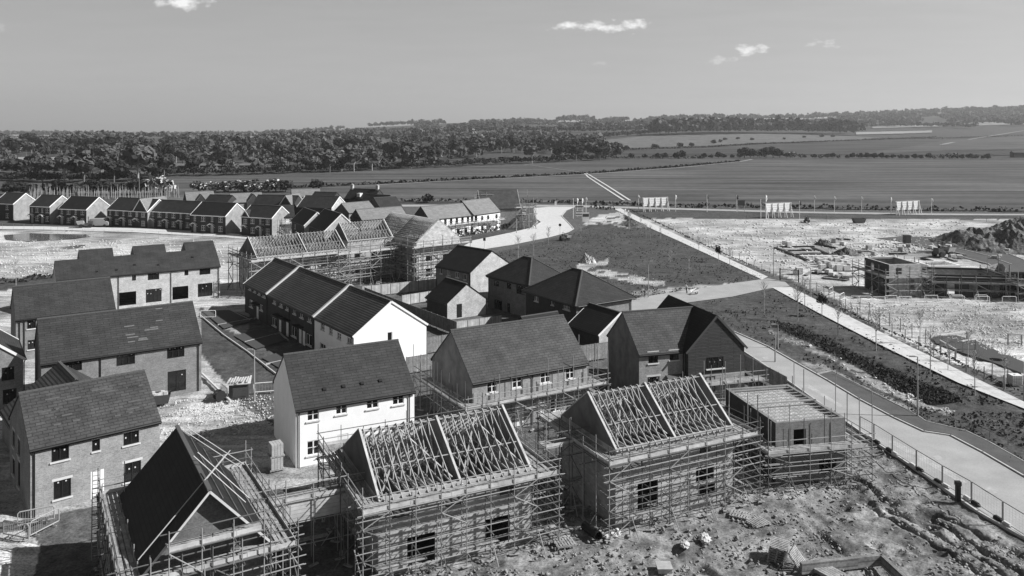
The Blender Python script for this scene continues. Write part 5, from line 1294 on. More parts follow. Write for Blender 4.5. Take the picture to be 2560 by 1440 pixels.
# ------------------------------------------------------------------ fences, barriers, poles, signs
def fence_boarded(label, base, h, m='fencewood', zb=0.0):
    P = [gp(*q_) for q_ in base]; root = empty('boarded_fence', P[0], 0, label, 'fence')
    for p, q_ in zip(P[:-1], P[1:]):
        l = (q_ - p).length; d = (q_ - p) / l; a = math.atan2(d.y, d.x); n = max(1, round(l / 1.83))
        for k in range(n):
            u0, u1 = l * k / n, l * (k + 1) / n; b = MB()
            b.face([(u0 + .05, -.012, .05), (u1 - .05, -.012, .05), (u1 - .05, -.012, h), (u0 + .05, -.012, h)], [(u0, 0), (u1, 0), (u1, h), (u0, h)]); b.face([(u1 - .05, .012, .05), (u0 + .05, .012, .05), (u0 + .05, .012, h), (u1 - .05, .012, h)], [(u1, 0), (u0, 0), (u0, h), (u1, h)])
            b.box((u0 + .05, -.03, h), (u1 - .05, .03, h + .04))
            for z in (.3, h * .5, h - .25): b.box((u0 + .05, .014, z), (u1 - .05, .06, z + .08))
            o = b.build('panel', M[m], root, p - P[0]); o.rotation_euler = (0, 0, a)
            b = MB(); b.box((u0 - .05, -.05, -.3), (u0 + .05, .05, h + .1)); o = b.build('post', M['post'], root, p - P[0]); o.rotation_euler = (0, 0, a)
    return root
def fence_wire(label, base, h, spacing, m='post', wires=(.4, .8, 1.1), r=.05, name='wire_fence', wm_='metal', wr=.012):
    P = [gp(*q_) for q_ in base]; root = empty(name, P[0], 0, label, 'fence'); pts_ = []
    for p, q_ in zip(P[:-1], P[1:]):
        n = max(1, round((q_ - p).length / spacing)); pts_ += [p.lerp(q_, k / n) for k in range(n)]
    pts_.append(P[-1])
    for p in pts_[:100]: pole('post', root, p - P[0] - Vector((0, 0, .3)), p - P[0] + Vector((random.uniform(-.05, .05), 0, h + random.uniform(-.06, .06))), r, m)
    b = MB()
    for p, q_ in zip(pts_[:-1], pts_[1:]):
        for z in wires: b.tube(p - P[0] + Vector((0, 0, z * h / 1.2)), q_ - P[0] + Vector((0, 0, z * h / 1.2)), wr, n=4, cap=False)
    b.build('wire', M[wm_], root); return root
fence_boarded('pale horizontal board fence in front of the big block', [(905,743),(1000,733),(1092,722)], 1.8, 'fencepale')
fence_boarded('second pale board fence stepping down beside the small garage', [(1005,764),(1092,750)], 1.6, 'fencepale')
fence_boarded('dark garden fence running behind the ribbed terrace', [(912,746),(1020,790),(1142,838)], 1.8, 'fencewood')
fence_boarded('fence with lit rails right of the bright white gable end', [(1068,884),(1142,872)], 2.0, 'fencewood')
fence_boarded('low pale garden fence below the small garage', [(1140,822),(1255,806)], 1.0, 'fencepale')
fence_boarded('dark fence between the white rendered house and the grey tiled house', [(1016,935),(1088,923)], 1.9, 'fencewood')
fence_boarded('tall boarded fence between the grey tiled house and the L shaped house', [(1452,906),(1523,895)], 2.0, 'fencewood')
fence_boarded('dark boarded fence along the pale road behind the L shaped house', [(1862,925),(1905,950),(1968,985)], 1.8, 'fencewood')
fence_wire('post and wire fence above the diagonal path, beyond the gate', [(1572,528),(1640,558),(1720,592),(1800,629),(1925,686)], 1.3, 4.0)
fence_wire('post and wire fence above the diagonal path, on the near side of the gate', [(1990,706),(2060,738),(2144,795),(2230,838),(2297,871),(2374,906),(2460,951),(2560,1000)], 1.6, 3.0, r=.06)
fence_wire('second line of rough posts at the edge of the chalk ground on the right', [(2150,772),(2280,842),(2350,870),(2480,935),(2560,975)], 1.7, 3.4, r=.06, wires=(1.1,))
fence_wire('thin temporary fence along the far side of the left chalk ground', [(-20,577),(60,578),(110,582),(180,590),(260,594),(330,595),(430,599),(560,610),(610,614)], 2.0, 3.4, 'metal', (.1, 1.15), .03, 'temporary_fence', 'metal', .02)
fence_wire('low post and rail fence beside the swale of gravel', [(2092,938),(2180,978),(2270,1022),(2320,1046),(2430,1072),(2520,1110)], .55, 2.5, wires=(1.1,), r=.04, wr=.03, wm_='post')
fence_wire('low rail fence in front of the flagpoles', [(1600,541),(1800,543),(2000,546),(2200,549),(2400,552),(2600,556)], 1.0, 7.0, wires=(1.15,), r=.06, wr=.03, wm_='post')
fence_wire('white topped posts of the entrance railing by the far road', [(1330,575),(1345,562),(1338,548)], 1.0, 3.0, 'sill', (1.15,), .06, 'railing', 'sill', .04)
# panels of temporary fencing along the near road, on rubber and plastic feet
def fence_panel(p, q_, h, label):
    root = empty('fence_panel', p, 0, label, 'fence panel', 'temporary fence panels along the near road'); d = q_ - p; b = MB(); u = Vector((0, 0, 1)); dn = d.normalized() * .05
    b.tube(dn + u * .12, dn + u * h, .04); b.tube(d - dn + u * .12, d - dn + u * h, .04); b.tube(dn + u * h, d - dn + u * h, .04); b.tube(dn + u * .2, d - dn + u * .2, .03); b.build('frame', M['metal'], root)
    b = MB(); n = int(d.length / .3)
    for k in range(1, n): b.tube(d * (k / n) + u * .2, d * (k / n) + u * h, .004, n=3, cap=False)
    for k in range(1, 7): b.tube(dn + u * (.2 + (h - .2) * k / 7), d - dn + u * (.2 + (h - .2) * k / 7), .004, n=3, cap=False)
    b.build('mesh', M['metal'], root); return root
HP = [(2150,1084),(2185,1104),(2231,1134),(2291,1173),(2356,1214),(2429,1257),(2507,1309),(2600,1368)]
HG = [gp(*q_) for q_ in HP]
for k in range(len(HP) - 1): fence_panel(HG[k], HG[k + 1], 1.62, 'open mesh temporary fence panel between the pale near road and the churned soil')
b = MB(); b.box((-.38, -.13, 0), (.38, .13, .22)); b.box((-.30, -.09, .22), (.30, .09, .30)); ftm = b.mesh('ballast_block', M['rubber']); ftw = b.mesh('ballast_block', M['sill'])
for k in range(1, len(HP) - 1):
    a = math.atan2((HG[k + 1] - HG[k]).y, (HG[k + 1] - HG[k]).x); dd = (HG[k + 1] - HG[k]).normalized()
    for j, mm in ((-.45, ftw if k % 2 else ftm), (.45, ftm if k % 2 else ftw)):
        o = inst('ballast_block', mm, None, HG[k] + dd * j, (0, 0, a + .05 * j)); o['category'] = 'ballast block'
        if mm is ftm: tag(o, 'black rubber block holding up the fence along the near road', None, 'black fence feet')
        else: tag(o, 'white plastic block holding up the fence along the near road', None, 'white fence feet')
b = MB(); b.box((-.16,-.14,0),(.16,.14,1.45)); b.box((-.2,-.18,1.2),(.2,.18,1.5)); b.box((-.13,-.2,.1),(.13,-.14,1.1)); tag(b.build('marker_post', M['black'], None, gp(2395,1252)), 'tall dark block like post standing at the near road fence', 'post')
def barrier(p, a, label, group=None, w=2.2, h=1.1, m='upvc'):
    root = empty('crowd_barrier', p, a, label, 'barrier', group); b = MB()
    r_ = .045; pts_ = [(-w/2,0,.15),(-w/2,0,h-.12),(-w/2+.12,0,h),(w/2-.12,0,h),(w/2,0,h-.12),(w/2,0,.15),(-w/2,0,.15)]
    for p0, p1 in zip(pts_[:-1], pts_[1:]): b.tube(p0, p1, r_)
    b.build('frame', M[m], root); b = MB()
    for k in range(1, 14): b.tube((-w/2 + w*k/14, 0, .15), (-w/2 + w*k/14, 0, h - .02), .012, n=4, cap=False)
    b.build('bars', M['metal'], root)
    for sx in (-.7, .7):
        b = MB(); b.bar((sx, -.3, .03), (sx, .3, .03), .06, .05); b.tube((sx, 0, .03), (sx, 0, .15), .03); b.build('foot', M['metal'], root)
for xc, yb, w_ in ((2137,757,1.4),(2161,757,2.2),(2197,759,2.1),(2227,756,2.1),(2262,758,2.2),(2328,755,2.2),(2391,754,2.0),(2395,757,2.1),(2453,754,2.0),(2457,758,2.1),(2523,758,2.2),(2553,744,2.0)): barrier(gp(xc, yb), random.uniform(-.08, .08), 'white tube barrier in the loose row below the right hand shells', 'barriers below the right hand shells', w_)
barrier(gp(2077,735), .9, 'white framed barrier panel beside the path gate, upper of two'); barrier(gp(2105,750), .9, 'white framed barrier panel beside the path gate, lower of two')
for i, (x_, y_, a_) in enumerate(((90,1310,.5),(40,1345,-.3),(112,1325,1.2))): barrier(gp(x_, y_), a_, ('grey barrier leaning by the corner of the white-door brick house','grey barrier on the dark ground at the left edge','grey barrier end on beside the white-door brick house')[i], None, 2.3, 1.1, 'metal')
barrier(gp(560,990), 2.2, 'mesh barrier on the turf beside the dark hut'); barrier(gp(660,982), .25, 'mesh barrier at the foot of the lamp post by the white rendered house'); barrier(gp(520,795), .1, 'barrier at the far end of the turf strip by the terrace')
# gate at the head of the path
rg = empty('site_gate', gp(1950,701), R(-28), 'dark framed site gate across the track beside the path', 'gate'); 
for u_ in (0, 3.3): b = MB(); b.box((u_-.09,-.09,-.2),(u_+.09,.09,2.3)); b.build('gate_post', M['black'], rg)
b = MB()
for z in (.3, 1.2, 2.1): b.bar((.09,0,z),(3.21,0,z),.06,.08)
for k in range(12): b.bar((.2+k*.26,0,.3),(.2+k*.26,0,2.1),.03,.03)
b.build('gate_leaf', M['black'], rg)
# flagpoles
b = MB(); b.tube((0,0,-.3),(0,0,6.3),.09,.07,6); fpm = b.mesh('pole', M['white'])
b = MB()
fl = [(0,0,5.7),(.45,.1,5.45),(.6,-.05,5.1),(.35,.12,4.75),(.12,0,4.5)]
for p, q_ in zip(fl[:-1], fl[1:]): b.face([(p[0]*.15, p[1]*.2, p[2]+.55), p, q_, (q_[0]*.15, q_[1]*.2, q_[2]+.25)])
b.face([(.07,.03,6.2),(.5,.14,6.0),(.45,.1,5.4),(.07,0,5.2)]); flm = b.mesh('flag', M['fabric']); fld = b.mesh('flag', M['kerbdark'])
for i, (x_, yb, yt, dkf) in enumerate(((1596,528,487,0),(1689,529,487,0),(1767.5,529.5,487,1),(1842,530,487,1),(1902,546,498,1),(1915,546,487,0),(1999,547,502,1),(2036,533,488,0),(2086,533,490,0),(2154,534,491,0),(2227.5,535,492.5,0),(2329,537,495,0),(1433,546,496,1),(1443,541,495,0),(1455.5,541,495,0),(1465,534,493,0))):
    ent = i > 11; r = empty('flagpole', gp(x_, yb), random.uniform(-.5, .5), ('pale flagpole with a limp ' + ('dark' if dkf else 'white') + ' flag in the cluster by the entrance signs') if ent else 'pale flagpole with a limp ' + ('dark' if dkf else 'white') + ' flag along the road', 'flagpole', ('flagpoles at the entrance, ' if ent else 'flagpoles along the road, ') + ('dark flags' if dkf else 'white flags'))
    s = (yb - yt) / F * gp(x_, yb).y / 6.3; r.scale = (1, 1, s); inst('pole', fpm, r); inst('flag', fld if dkf else flm, r)
# hoardings seen from behind
def billboard(x0, x1, yt, ym, yb, label):
    A_, B_ = gp(x0, yb), gp(x1, yb); d = B_ - A_; l = d.length; k = A_.y / F; root = empty('billboard', A_, math.atan2(d.y, d.x) + R(20), label, 'billboard'); h1, h0 = (yb - yt) * k, (yb - ym) * k
    b = MB(); b.box((0, -.06, h0), (l, .06, h1)); b.build('panel', M['white'], root)
    b = MB(); b.box((-.06,-.1,h1),(l+.06,.1,h1+.1)); b.box((-.06,-.1,h0-.1),(l+.06,.1,h0)); b.build('edge_frame', M['kerb'], root)
    for j in range(5):
        u_ = .25 + (l - .5) * j / 4; b = MB(); b.bar((u_, -.16, -.2), (u_, -.16, h1 - .05), .2, .18); b.bar((u_ + .15, -1.2, -.1), (u_ + .05, -.2, h1 * .75), .14, .14); b.build('support_post', M['sill'], root)
    b = MB()
    for j in range(1, 4): b.bar((0, -.08, h0 + (h1-h0)*j/4), (l, -.08, h0 + (h1-h0)*j/4), .05, .08)
    b.build('rail', M['kerb'], root)
billboard(1606, 1679, 495, 515, 529, 'white billboard nearest the diagonal path, seen from behind'); billboard(1913, 1992, 509, 530, 545, 'white billboard standing nearer than the line of flagpoles'); billboard(2239, 2316, 504, 525, 537, 'white billboard at the right between the last two flagpoles')
def sign(x0, x1, yt, ym, yb, label, m='white', bars=0):
    A_, B_ = gp(x0, yb), gp(x1, yb); l = (B_ - A_).length; k = A_.y / F; root = empty('sign_board', A_, 0, label, 'sign'); h1, h0 = (yb - yt) * k, (yb - ym) * k
    b = MB(); b.box((0, -.05, h0), (l, .05, h1)); b.build('panel', M[m], root)
    for j in range(bars): b = MB(); z = h0 + (h1 - h0) * (j + .55) / bars; b.box((.08, -.07, z), (l - .08, -.052, z + (h1 - h0) * .3 / bars)); b.build('sign_band', M['kerbdark'], root)
    for u_ in (.12, l - .12): b = MB(); b.box((u_ - .07, .055, -.2), (u_ + .07, .18, h1)); b.build('post', M['sill'], root)
sign(1439, 1456, 527, 540, 546, 'white entrance sign board with two dark bands', 'white', 2); sign(1456, 1473, 531, 555, 557, 'tall white entrance sign with a dark middle band', 'white', 1); sign(1438, 1459, 514, 522, 541, 'pale sign board behind the entrance flagpoles', 'sill', 1)
sign(1844, 1862, 501, 514, 529, 'dark framed sign board on the road verge', 'kerbdark', 0); sign(1304, 1316, 518, 534, 540, 'white notice board left of the far road junction', 'white', 2)
def lamp_post(x_, yb, yt, label, arm=0, m='metal'):
    p = gp(x_, yb); h = (yb - yt) / F * p.y; root = empty('street_lamp', p, 0, label, 'street lamp'); b = MB(); b.tube((0,0,-.3),(0,0,1.2),.11,.10,8); b.tube((0,0,1.2),(0,0,h),.075,.055,8); b.build('column', M[m], root)
    b = MB(); ax = arm if arm else -.5; b.bar((0,0,h),(ax,0,h+.06),.05,.06); b.box((ax-.35,-.11,h),(ax+.25,.11,h+.11)); b.build('lamp_head', M[m], root); return root
lamp_post(2294,1042,892,'tall street lamp on the dark pavement beside the near road'); lamp_post(636,1000,875,'street lamp in front of the turf strip by the white rendered house',-.4); lamp_post(1621,743,654,'street lamp beside the side road behind the hip roofed houses',.5); lamp_post(1318,540,474,'street lamp with a hooked arm at the far junction',1.2); lamp_post(1291,583,545,'street lamp on the grass corner by the curving road'); lamp_post(1334,556,494,'street lamp on the bend of the curving road',1.0); lamp_post(1934,690,617,'street lamp at the top of the path beside the gate'); lamp_post(2027,742,670,'slim street lamp beside the gate on the path'); lamp_post(1572,572,530,'short lamp column at the end of the dark planted strip'); lamp_post(1945,870,812,'lamp column on the verge of the near road, upper one'); lamp_post(1938,905,830,'lamp column at the kerb of the near road behind the fence')
r = empty('road_sign', gp(1400,586), 0, 'round dark road sign on a thin post by the curving road', 'road sign'); b = MB(); b.tube((0,0,-.2),(0,0,2.6),.04); b.build('post', M['metal'], r); b = MB(); b.tube((0,-.05,2.5),(0,-.02,2.5),.38,n=14); b.build('disc', M['black'], r)
r = empty('road_sign', gp(1211,620), 0, 'small dark square sign on a post beside the curving road', 'road sign'); b = MB(); b.tube((0,0,-.2),(0,0,2.2),.04); b.build('post', M['metal'], r); b = MB(); b.box((-.3,-.05,1.7),(.3,-.02,2.4)); b.build('plate', M['black'], r)
r = empty('bollard', gp(1389,514), 0, 'white traffic bollard on the island of the far junction', 'bollard'); b = MB(); b.box((-.35,-.2,0),(.35,.2,1.4)); b.box((-.4,-.25,0),(.4,.25,.25)); b.build('body', M['white'], r)

# ------------------------------------------------------------------ materials and clutter of the building site
def pallet_mesh():
    b = MB()
    for y_ in (-.5, 0, .5): b.box((-.6, y_-.05, 0), (.6, y_+.05, .09))
    for k in range(7): x0 = -.6 + k * .1767; b.box((x0, -.55, .092), (x0 + .11, .55, .115))
    for k in (0, 3, 6): x0 = -.6 + k * .1767; b.box((x0, -.55, -.024), (x0 + .11, .55, -.002))
    return b.mesh('pallet', M['wood'])
PAL = pallet_mesh()
def blocks_mesh(nx, ny, nz, sx, sy, sz, m, name='block_stack'):
    b = MB()
    for i in range(nx):
        for j in range(ny):
            for k in range(nz):
                e = random.uniform(0, .015); b.box((-nx*sx/2 + i*sx + e, -ny*sy/2 + j*sy + e, k*sz), (-nx*sx/2 + (i+1)*sx - .015, -ny*sy/2 + (j+1)*sy - .015, (k+1)*sz - .012))
    return b.mesh(name, m)
BLK = blocks_mesh(3, 4, 5, .42, .27, .22, M['sill']); BLK2 = blocks_mesh(4, 5, 6, .26, .21, .16, M['concrete'])
def stack(p, a, blk, label, group=None, zs=1.0):
    r = empty('block_pallet', p, a, label, 'pallet of blocks', group); inst('pallet', PAL, r, (0, 0, .03)); inst('blocks', blk, r, (0, 0, .146), (0, 0, 0), (.95, 1, zs)); return r
n_ = 0
for j, y_ in enumerate((653, 660, 668, 676)):
    for i in range(7):
        x_ = 2046 + i * 13.5 + j * 4 + random.uniform(-3, 3)
        if random.random() < .12: continue
        stack(gp(x_, y_ + random.uniform(-1.5, 1.5)), .2 + random.uniform(-.15, .15), BLK, 'pallet of pale blocks in the storage cluster right of the site gate', 'block pallets right of the gate', random.uniform(.7, 1.15))
for i in range(26):
    x_, y_ = random.choice(((random.uniform(2290, 2560), random.uniform(618, 650)), (random.uniform(1960, 2150), random.uniform(604, 618)), (random.uniform(2150, 2330), random.uniform(615, 640)), (random.uniform(1990, 2140), random.uniform(680, 700))))
    stack(gp(x_, y_), random.uniform(0, 3), random.choice((BLK, BLK2)), 'lone pallet of blocks scattered over the right hand building ground', 'scattered block pallets on the right hand ground', random.uniform(.4, 1.1))
tb_ = []
for k in range(3):
    b = MB()
    for i in range(5):
        for j in range(3): b.box((-1.9 + random.uniform(-.3, .3), i*.14, j*.09), (1.9 + random.uniform(-.3, .3), i*.14+.12, j*.09+.07))
    tb_.append(b.mesh('timber_bundle', M[('wood', 'black', 'post')[k]]))
for i in range(22):
    x_, y_ = random.choice(((random.uniform(1960, 2330), random.uniform(598, 640)), (random.uniform(2000, 2150), random.uniform(682, 702)), (random.uniform(2290, 2540), random.uniform(625, 655)), (random.uniform(640, 1060), random.uniform(702, 722))))
    k = i % 3; tag(inst('timber_bundle', tb_[k], None, gp(x_, y_), (0, 0, random.uniform(0, 3))), ('pale' if k == 0 else 'black' if k == 1 else 'grey') + ' bundle of lengths lying on the building ground', 'timber', 'bundles lying on the building ground, ' + ('pale', 'black', 'grey')[k])
stack(gp(690, 1172), .5, BLK2, 'lower pallet of bricks beside the white rendered house'); q_ = stack(gp(690, 1172) + Vector((0, 0, 1.13)), .55, BLK2, 'upper pallet of pale bricks stacked beside the white rendered house')
def lay_pallet(x_, y_, a, label, z=.05, tilt=(0, 0)):
    o = inst('pallet', PAL, None, gp(x_, y_) + Vector((0, 0, z)), (tilt[0], tilt[1], a), (1.15, 1.0, 1.0)); return tag(o, label, 'pallet')
lay_pallet(1412, 1360, .28, 'wooden pallet lying on the soil near the black pipe'); lay_pallet(1850, 1290, -.5, 'wooden pallet lying below the scaffold, left one of a pair'); lay_pallet(1895, 1308, .5, 'wooden pallet lying below the scaffold, right one of a pair')
for k in range(6): lay_pallet(1946 + k * .6, 1395 - k*.5, .95 + .03*k, ('bottom','second','third','fourth','fifth','top')[k] + ' pallet of the leaning pile at the bottom edge', .06 + k * .15, (0.02 * k, -.04))
lay_pallet(1990, 1412, 1.0, 'pallet propped on edge against the leaning pallet pile', .5, (.9, 0))
P = gp(1462, 1325); Q = gp(1496, 1352); b = MB(); d = (Q - P); n8 = 20
def pipe(label, P, Q, r0, r1, m):
    b = MB(); d = (Q - P).normalized(); a = d.cross(Vector((0,0,1))).normalized(); c = a.cross(d); k = [2*math.pi*i/20 for i in range(20)]
    ring = lambda p, r_: [p + (a*math.cos(t) + c*math.sin(t))*r_ for t in k]
    o0, o1, i0, i1 = ring(P, r0), ring(Q, r0), ring(P, r1), ring(Q, r1)
    for i in range(20):
        j = (i+1) % 20; b.face([o0[i], o0[j], o1[j], o1[i]]); b.face([i0[j], i0[i], i1[i], i1[j]]); b.face([o1[i], o1[j], i1[j], i1[i]]); b.face([o0[j], o0[i], i0[i], i0[j]])
    return tag(b.build('drain_pipe', m), label, 'pipe')
u9 = Vector((0, 0, .32)); pipe('large black drain pipe lying beside the crumpled white sheeting', P + u9, Q + u9, .33, .28, M['black'])
def crumple(x_, y_, s, label, seed):
    rn = random.Random(seed); bm = bmesh.new(); bmesh.ops.create_icosphere(bm, subdivisions=3, radius=1)
    for v in bm.verts:
        n = v.co.normalized(); k = .7 + .3 * abs(math.sin(n.x * 5 + seed) * math.cos(n.y * 6 - seed) + .5 * math.sin(n.z * 9 + n.x * 7)); v.co = Vector((n.x * k * s, n.y * k * s * .7, max(-.05, n.z * k * s * .45)))
    me = bpy.data.meshes.new('sheeting'); bm.to_mesh(me); bm.free(); me.materials.append(M['sheet']); o = inst('plastic_sheeting', me, None, gp(x_, y_), (0, 0, rn.uniform(0, 6))); return tag(o, label, 'sheeting')
crumple(1535, 1335, .7, 'largest crumpled white sheet on the soil beside the black pipe', 1); crumple(1515, 1340, .45, 'small crumpled white sheet between the black pipe and the largest sheet', 2); crumple(1762, 1346, .7, 'crumpled white sheet lying alone on the churned soil', 3); crumple(1712, 1362, .55, 'greyish crumpled sheet left of the lone white sheet', 4)
b = MB(); b.box((-.45,-.45,0),(.45,.45,.28)); b.box((-.5,-.5,.28),(.5,.5,.33)); tag(b.build('manhole_riser', M['concrete'], None, gp(1660, 1425)), 'square concrete manhole riser in the soil at the bottom', 'manhole')
# low wall of a footing at the bottom right, with a stack of boards
A_, B_, C_ = gp(2002,1432), gp(2204,1410), gp(2300,1500); rw_ = empty('footing_wall', A_, 0, 'low timber edged corner of a foundation at the bottom edge', 'foundation wall')
for p, q_ in ((A_, B_), (B_, C_)): b = MB(); d = q_ - p; b.bar(p - A_ + Vector((0,0,.3)), q_ - A_ + Vector((0,0,.3)), .28, .7); b.build('wall', M['fencewood'], rw_)
b = MB()
for j in range(4):
    for k in range(6): b.box((-1.2, -.6 + k*.21, .05 + j*.06), (1.2 - random.uniform(0,.2), -.42 + k*.21, .1 + j*.06))
o = b.build('board_stack', M['wood'], None, gp(2062, 1432)); o.rotation_euler = (0, 0, -1.0); tag(o, 'stack of long boards inside the foundation corner at the bottom', 'boards')
o = MB(); o.bar(gp(505,937)+Vector((0,0,.15)), gp(577,1007)+Vector((0,0,.15)), .2, .2); tag(o.build('long_beam', M['sill']), 'long pale beam lying at the edge of the turf strip', 'beam')
rk = empty('site_hut', gp(598, 990), R(15), 'small dark hut with a ragged pale cover on its roof', 'hut'); b = MB(); b.box((-1.0,-.8,0),(1.0,.8,1.5)); b.box((-.8,-.83,.2),(.8,-.802,1.2)); b.build('body', M['kerbdark'], rk)
b = MB(); b.box((-1.2,-1.0,1.5),(1.2,1.0,1.6))
for k in range(9): b.bar((-1.1+k*.27,-1.0,1.7+random.uniform(0,.2)),(-.9+k*.26,.9,1.68+random.uniform(0,.25)),.16,.04)
b.build('ragged_cover', M['sill'], rk)
r = empty('cable_drum', gp(548, 1001), .8, 'dark cable drum standing beside the long pale beam', 'cable drum'); b = MB(); b.tube((0,-.3,.55),(0,.3,.55),.3,n=16); b.build('core', M['post'], r)
for y_ in (-.3, .3): b = MB(); b.tube((0,y_-.04,.55),(0,y_+.04,.55),.55,n=20); b.build('flange', M['rubber'], r)
r = empty('skip', gp(398, 1008), R(20), 'small open skip filled with rubbish beside the white-door brick house', 'skip'); b = MB()
b.face([(-.9,-.6,.05),(-.9,.6,.05),(.9,.6,.05),(.9,-.6,.05)])
for p4 in (((-.9,-.6),(.9,-.6)),((.9,-.6),(.9,.6)),((.9,.6),(-.9,.6)),((-.9,.6),(-.9,-.6))): (x0,y0),(x1,y1) = p4; b.face([(x0,y0,.05),(x1,y1,.05),(x1*1.25,y1*1.15,1.0),(x0*1.25,y0*1.15,1.0)])
b.build('body', M['kerbdark'], r); b = MB()
for k in range(14): x0, y0 = random.uniform(-.8,.7), random.uniform(-.5,.4); b.box((x0,y0,.6),(x0+.35,y0+.25,.9+random.uniform(0,.3)))
b.build('rubbish', M['sill'], r)
r = empty('liquid_tank', gp(2538, 962), 0, 'white caged liquid tank at the right edge behind the path fence', 'tank'); b = MB(); b.box((-.58,-.48,.18),(.58,.48,1.15)); b.tube((0,0,1.15),(0,0,1.22),.14,n=12); b.build('tank', M['white'], r); b = MB()
for k in range(7):
    for y_ in (-.52,.52): b.bar((-.6+k*.2,y_,.15),(-.6+k*.2,y_,1.18),.03,.03)
    for x_ in (-.62,.62): b.bar((x_,-.52+k*.173,.15),(x_,-.52+k*.173,1.18),.03,.03)
for z in (.2,.5,.8,1.15):
    for y_ in (-.54,.54): b.bar((-.62,y_,z),(.62,y_,z),.03,.03)
b.build('cage', M['metal'], r); inst('pallet', PAL, r, (0,0,.03))
# trench with rails at the right
sheet('trench', [(2330,842),(2390,838),(2440,852),(2500,880),(2560,905),(2560,935),(2480,905),(2400,880),(2340,858)], .015, M['kerbdark'])
for i, (p, q_, hh) in enumerate((((2350,876),(2390,900),1.3),((2352,866),(2420,856),1.5),((2405,880),(2440,874),1.4),((2518,858),(2556,861),1.3))):
    P, Q = gp(*p), gp(*q_); root = empty('trench_rail', P, 0, 'pale handrail on posts beside the dark trench at the right, ' + ('lowest','longest','middle','rightmost')[i], 'handrail'); d = Q - P
    b = MB(); b.bar(Vector((0,0,hh)), d + Vector((0,0,hh)), .12, .14); b.build('rail', M['sill'], root)
    for t in (.05, .95): b = MB(); b.bar(d*t - Vector((0,0,.2)), d*t + Vector((0,0,hh-.07)), .12, .12); b.build('post', M['post'], root)
tag(MB() and (lambda b: (b.tube((0,0,.05),(0,0,.75),.12,n=8), b.tube((0,0,.75),(0,0,.82),.75,n=18), b)[2])(MB()).build('cable_reel_table', M['sill'], None, gp(2513,900)), 'pale round reel lying flat beside the dark trench', 'reel')
# foundation strips beyond the pallets
rf_ = empty('foundation_strips', gp(1960,625), 0, 'dark foundation trenches with pale concrete strips left of the block pallets', 'foundations'); O_ = gp(1960,625)
for p, q_, w_, m_ in (((1938,620),(2020,652),.8,'black'),((2030,620),(2080,640),.8,'black'),((1960,624),(2028,623),.5,'sill'),((1978,632),(2050,631),.5,'sill'),((2000,641),(2085,641),1.2,'sill'),((1950,618),(2035,617),.7,'black'),((1970,628),(2040,627),.5,'black'),((1990,637),(2070,636),.6,'black')):
    b = MB(); b.bar(gp(*p)-O_+Vector((0,0,.12)), gp(*q_)-O_+Vector((0,0,.12)), w_, .22); b.build('strip', M[m_], rf_)
# spoil heaps
def heap(name, px, py, rx, ry, h, m, label, seed):
    c = gp(px, py); n = 46; b = MB(); g = {}
    for i in range(n + 1):
        for j in range(n + 1):
            x_, y_ = (i/n*2-1), (j/n*2-1); r_ = math.hypot(x_, y_); z = max(0, 1 - r_**1.4); nn = float(vnoise(x_*rx, y_*ry, rx*.3, seed))*.35 + float(vnoise(x_*rx, y_*ry, rx*.1, seed+1))*.22 + float(vnoise(x_*rx, y_*ry, rx*.04, seed+2))*.12
            g[i, j] = (x_*rx, y_*ry, h*z*(1+nn) + (nn*h*.25 if z > .02 else 0) - .08)
    for i in range(n):
        for j in range(n):
            if math.hypot((i+.5)/n*2-1, (j+.5)/n*2-1) < 1.03: b.face([g[i,j], g[i+1,j], g[i+1,j+1], g[i,j+1]])
    return tag(b.build(name, m, None, c), label, 'heap')
soil = mat('dark_spoil', .11, var=.6, scale=.6, bump=.8, bdist=.15, fine=.5, finescale=3.); chk = mat('chalk_spoil', .42, var=.35, scale=1., bump=.6, bdist=.1, fine=.35, finescale=4.)
heap('spoil_heap', 2500, 612, 15, 17, 4.2, soil, 'large dark heap of dug soil at the right edge', 3); heap('spoil_heap', 2585, 585, 12, 14, 3.6, soil, 'second dark soil heap beyond the large one at the right edge', 9)
heap('chalk_heap', 1470, 655, 1.8, 2.2, 1.5, chk, 'pale chalk heap on the grass beside the bare patch', 5); heap('soil_heap', 2060, 612, 2.2, 2.5, 1.3, soil, 'small dark soil heap behind the foundation strips', 6); heap('soil_heap', 2115, 635, 3.2, 3, 1.2, soil, 'low dark soil heap behind the block pallets', 7); heap('soil_heap', 1585, 562, 3.5, 8, .9, soil, 'dark earth mound at the upper end of the grass field', 8)
heap('chalk_heap', 1255, 1080, .9, .9, .5, chk, 'little chalk pile', 12) if False else None
# machines and vans far off
def van(p, a, label, m='upvc'):
    r = empty('parked_van', p, a, label, 'van'); b = MB(); prof = [(-2.4,.35),(-2.4,2.1),(-2.2,2.3),(.9,2.3),(1.7,1.45),(2.4,1.2),(2.45,.35)]
    for y_, fl_ in ((-.95, 0), (.95, 1)):
        f_ = [(x_, y_, z) for x_, z in prof]; b.face(f_ if fl_ else f_[::-1])
    for (x0, z0), (x1, z1) in zip(prof, prof[1:] + prof[:1]): b.face([(x0,-.95,z0),(x0,.95,z0),(x1,.95,z1),(x1,-.95,z1)][::-1])
    b.build('body', M[m], r); b = MB(); b.face([(1.02,-.8,2.2),(1.72,-.8,1.5),(1.72,.8,1.5),(1.02,.8,2.2)][::-1])
    for v_ in range(1): pass
    o = b.build('windscreen', M['glass'], r, (.03, 0, .03))
    for x_ in (-1.5, 1.5):
        for y_ in (-.93, .93): b = MB(); b.tube((x_, y_-.1, .35), (x_, y_+.1, .35), .35, n=14); b.build('wheel', M['rubber'], r)
    for y_ in (-.6, .6): b = MB(); b.box((2.40, y_-.15, .75), (2.47, y_+.15, .95)); b.build('headlight', M['sill'], r)
    return r
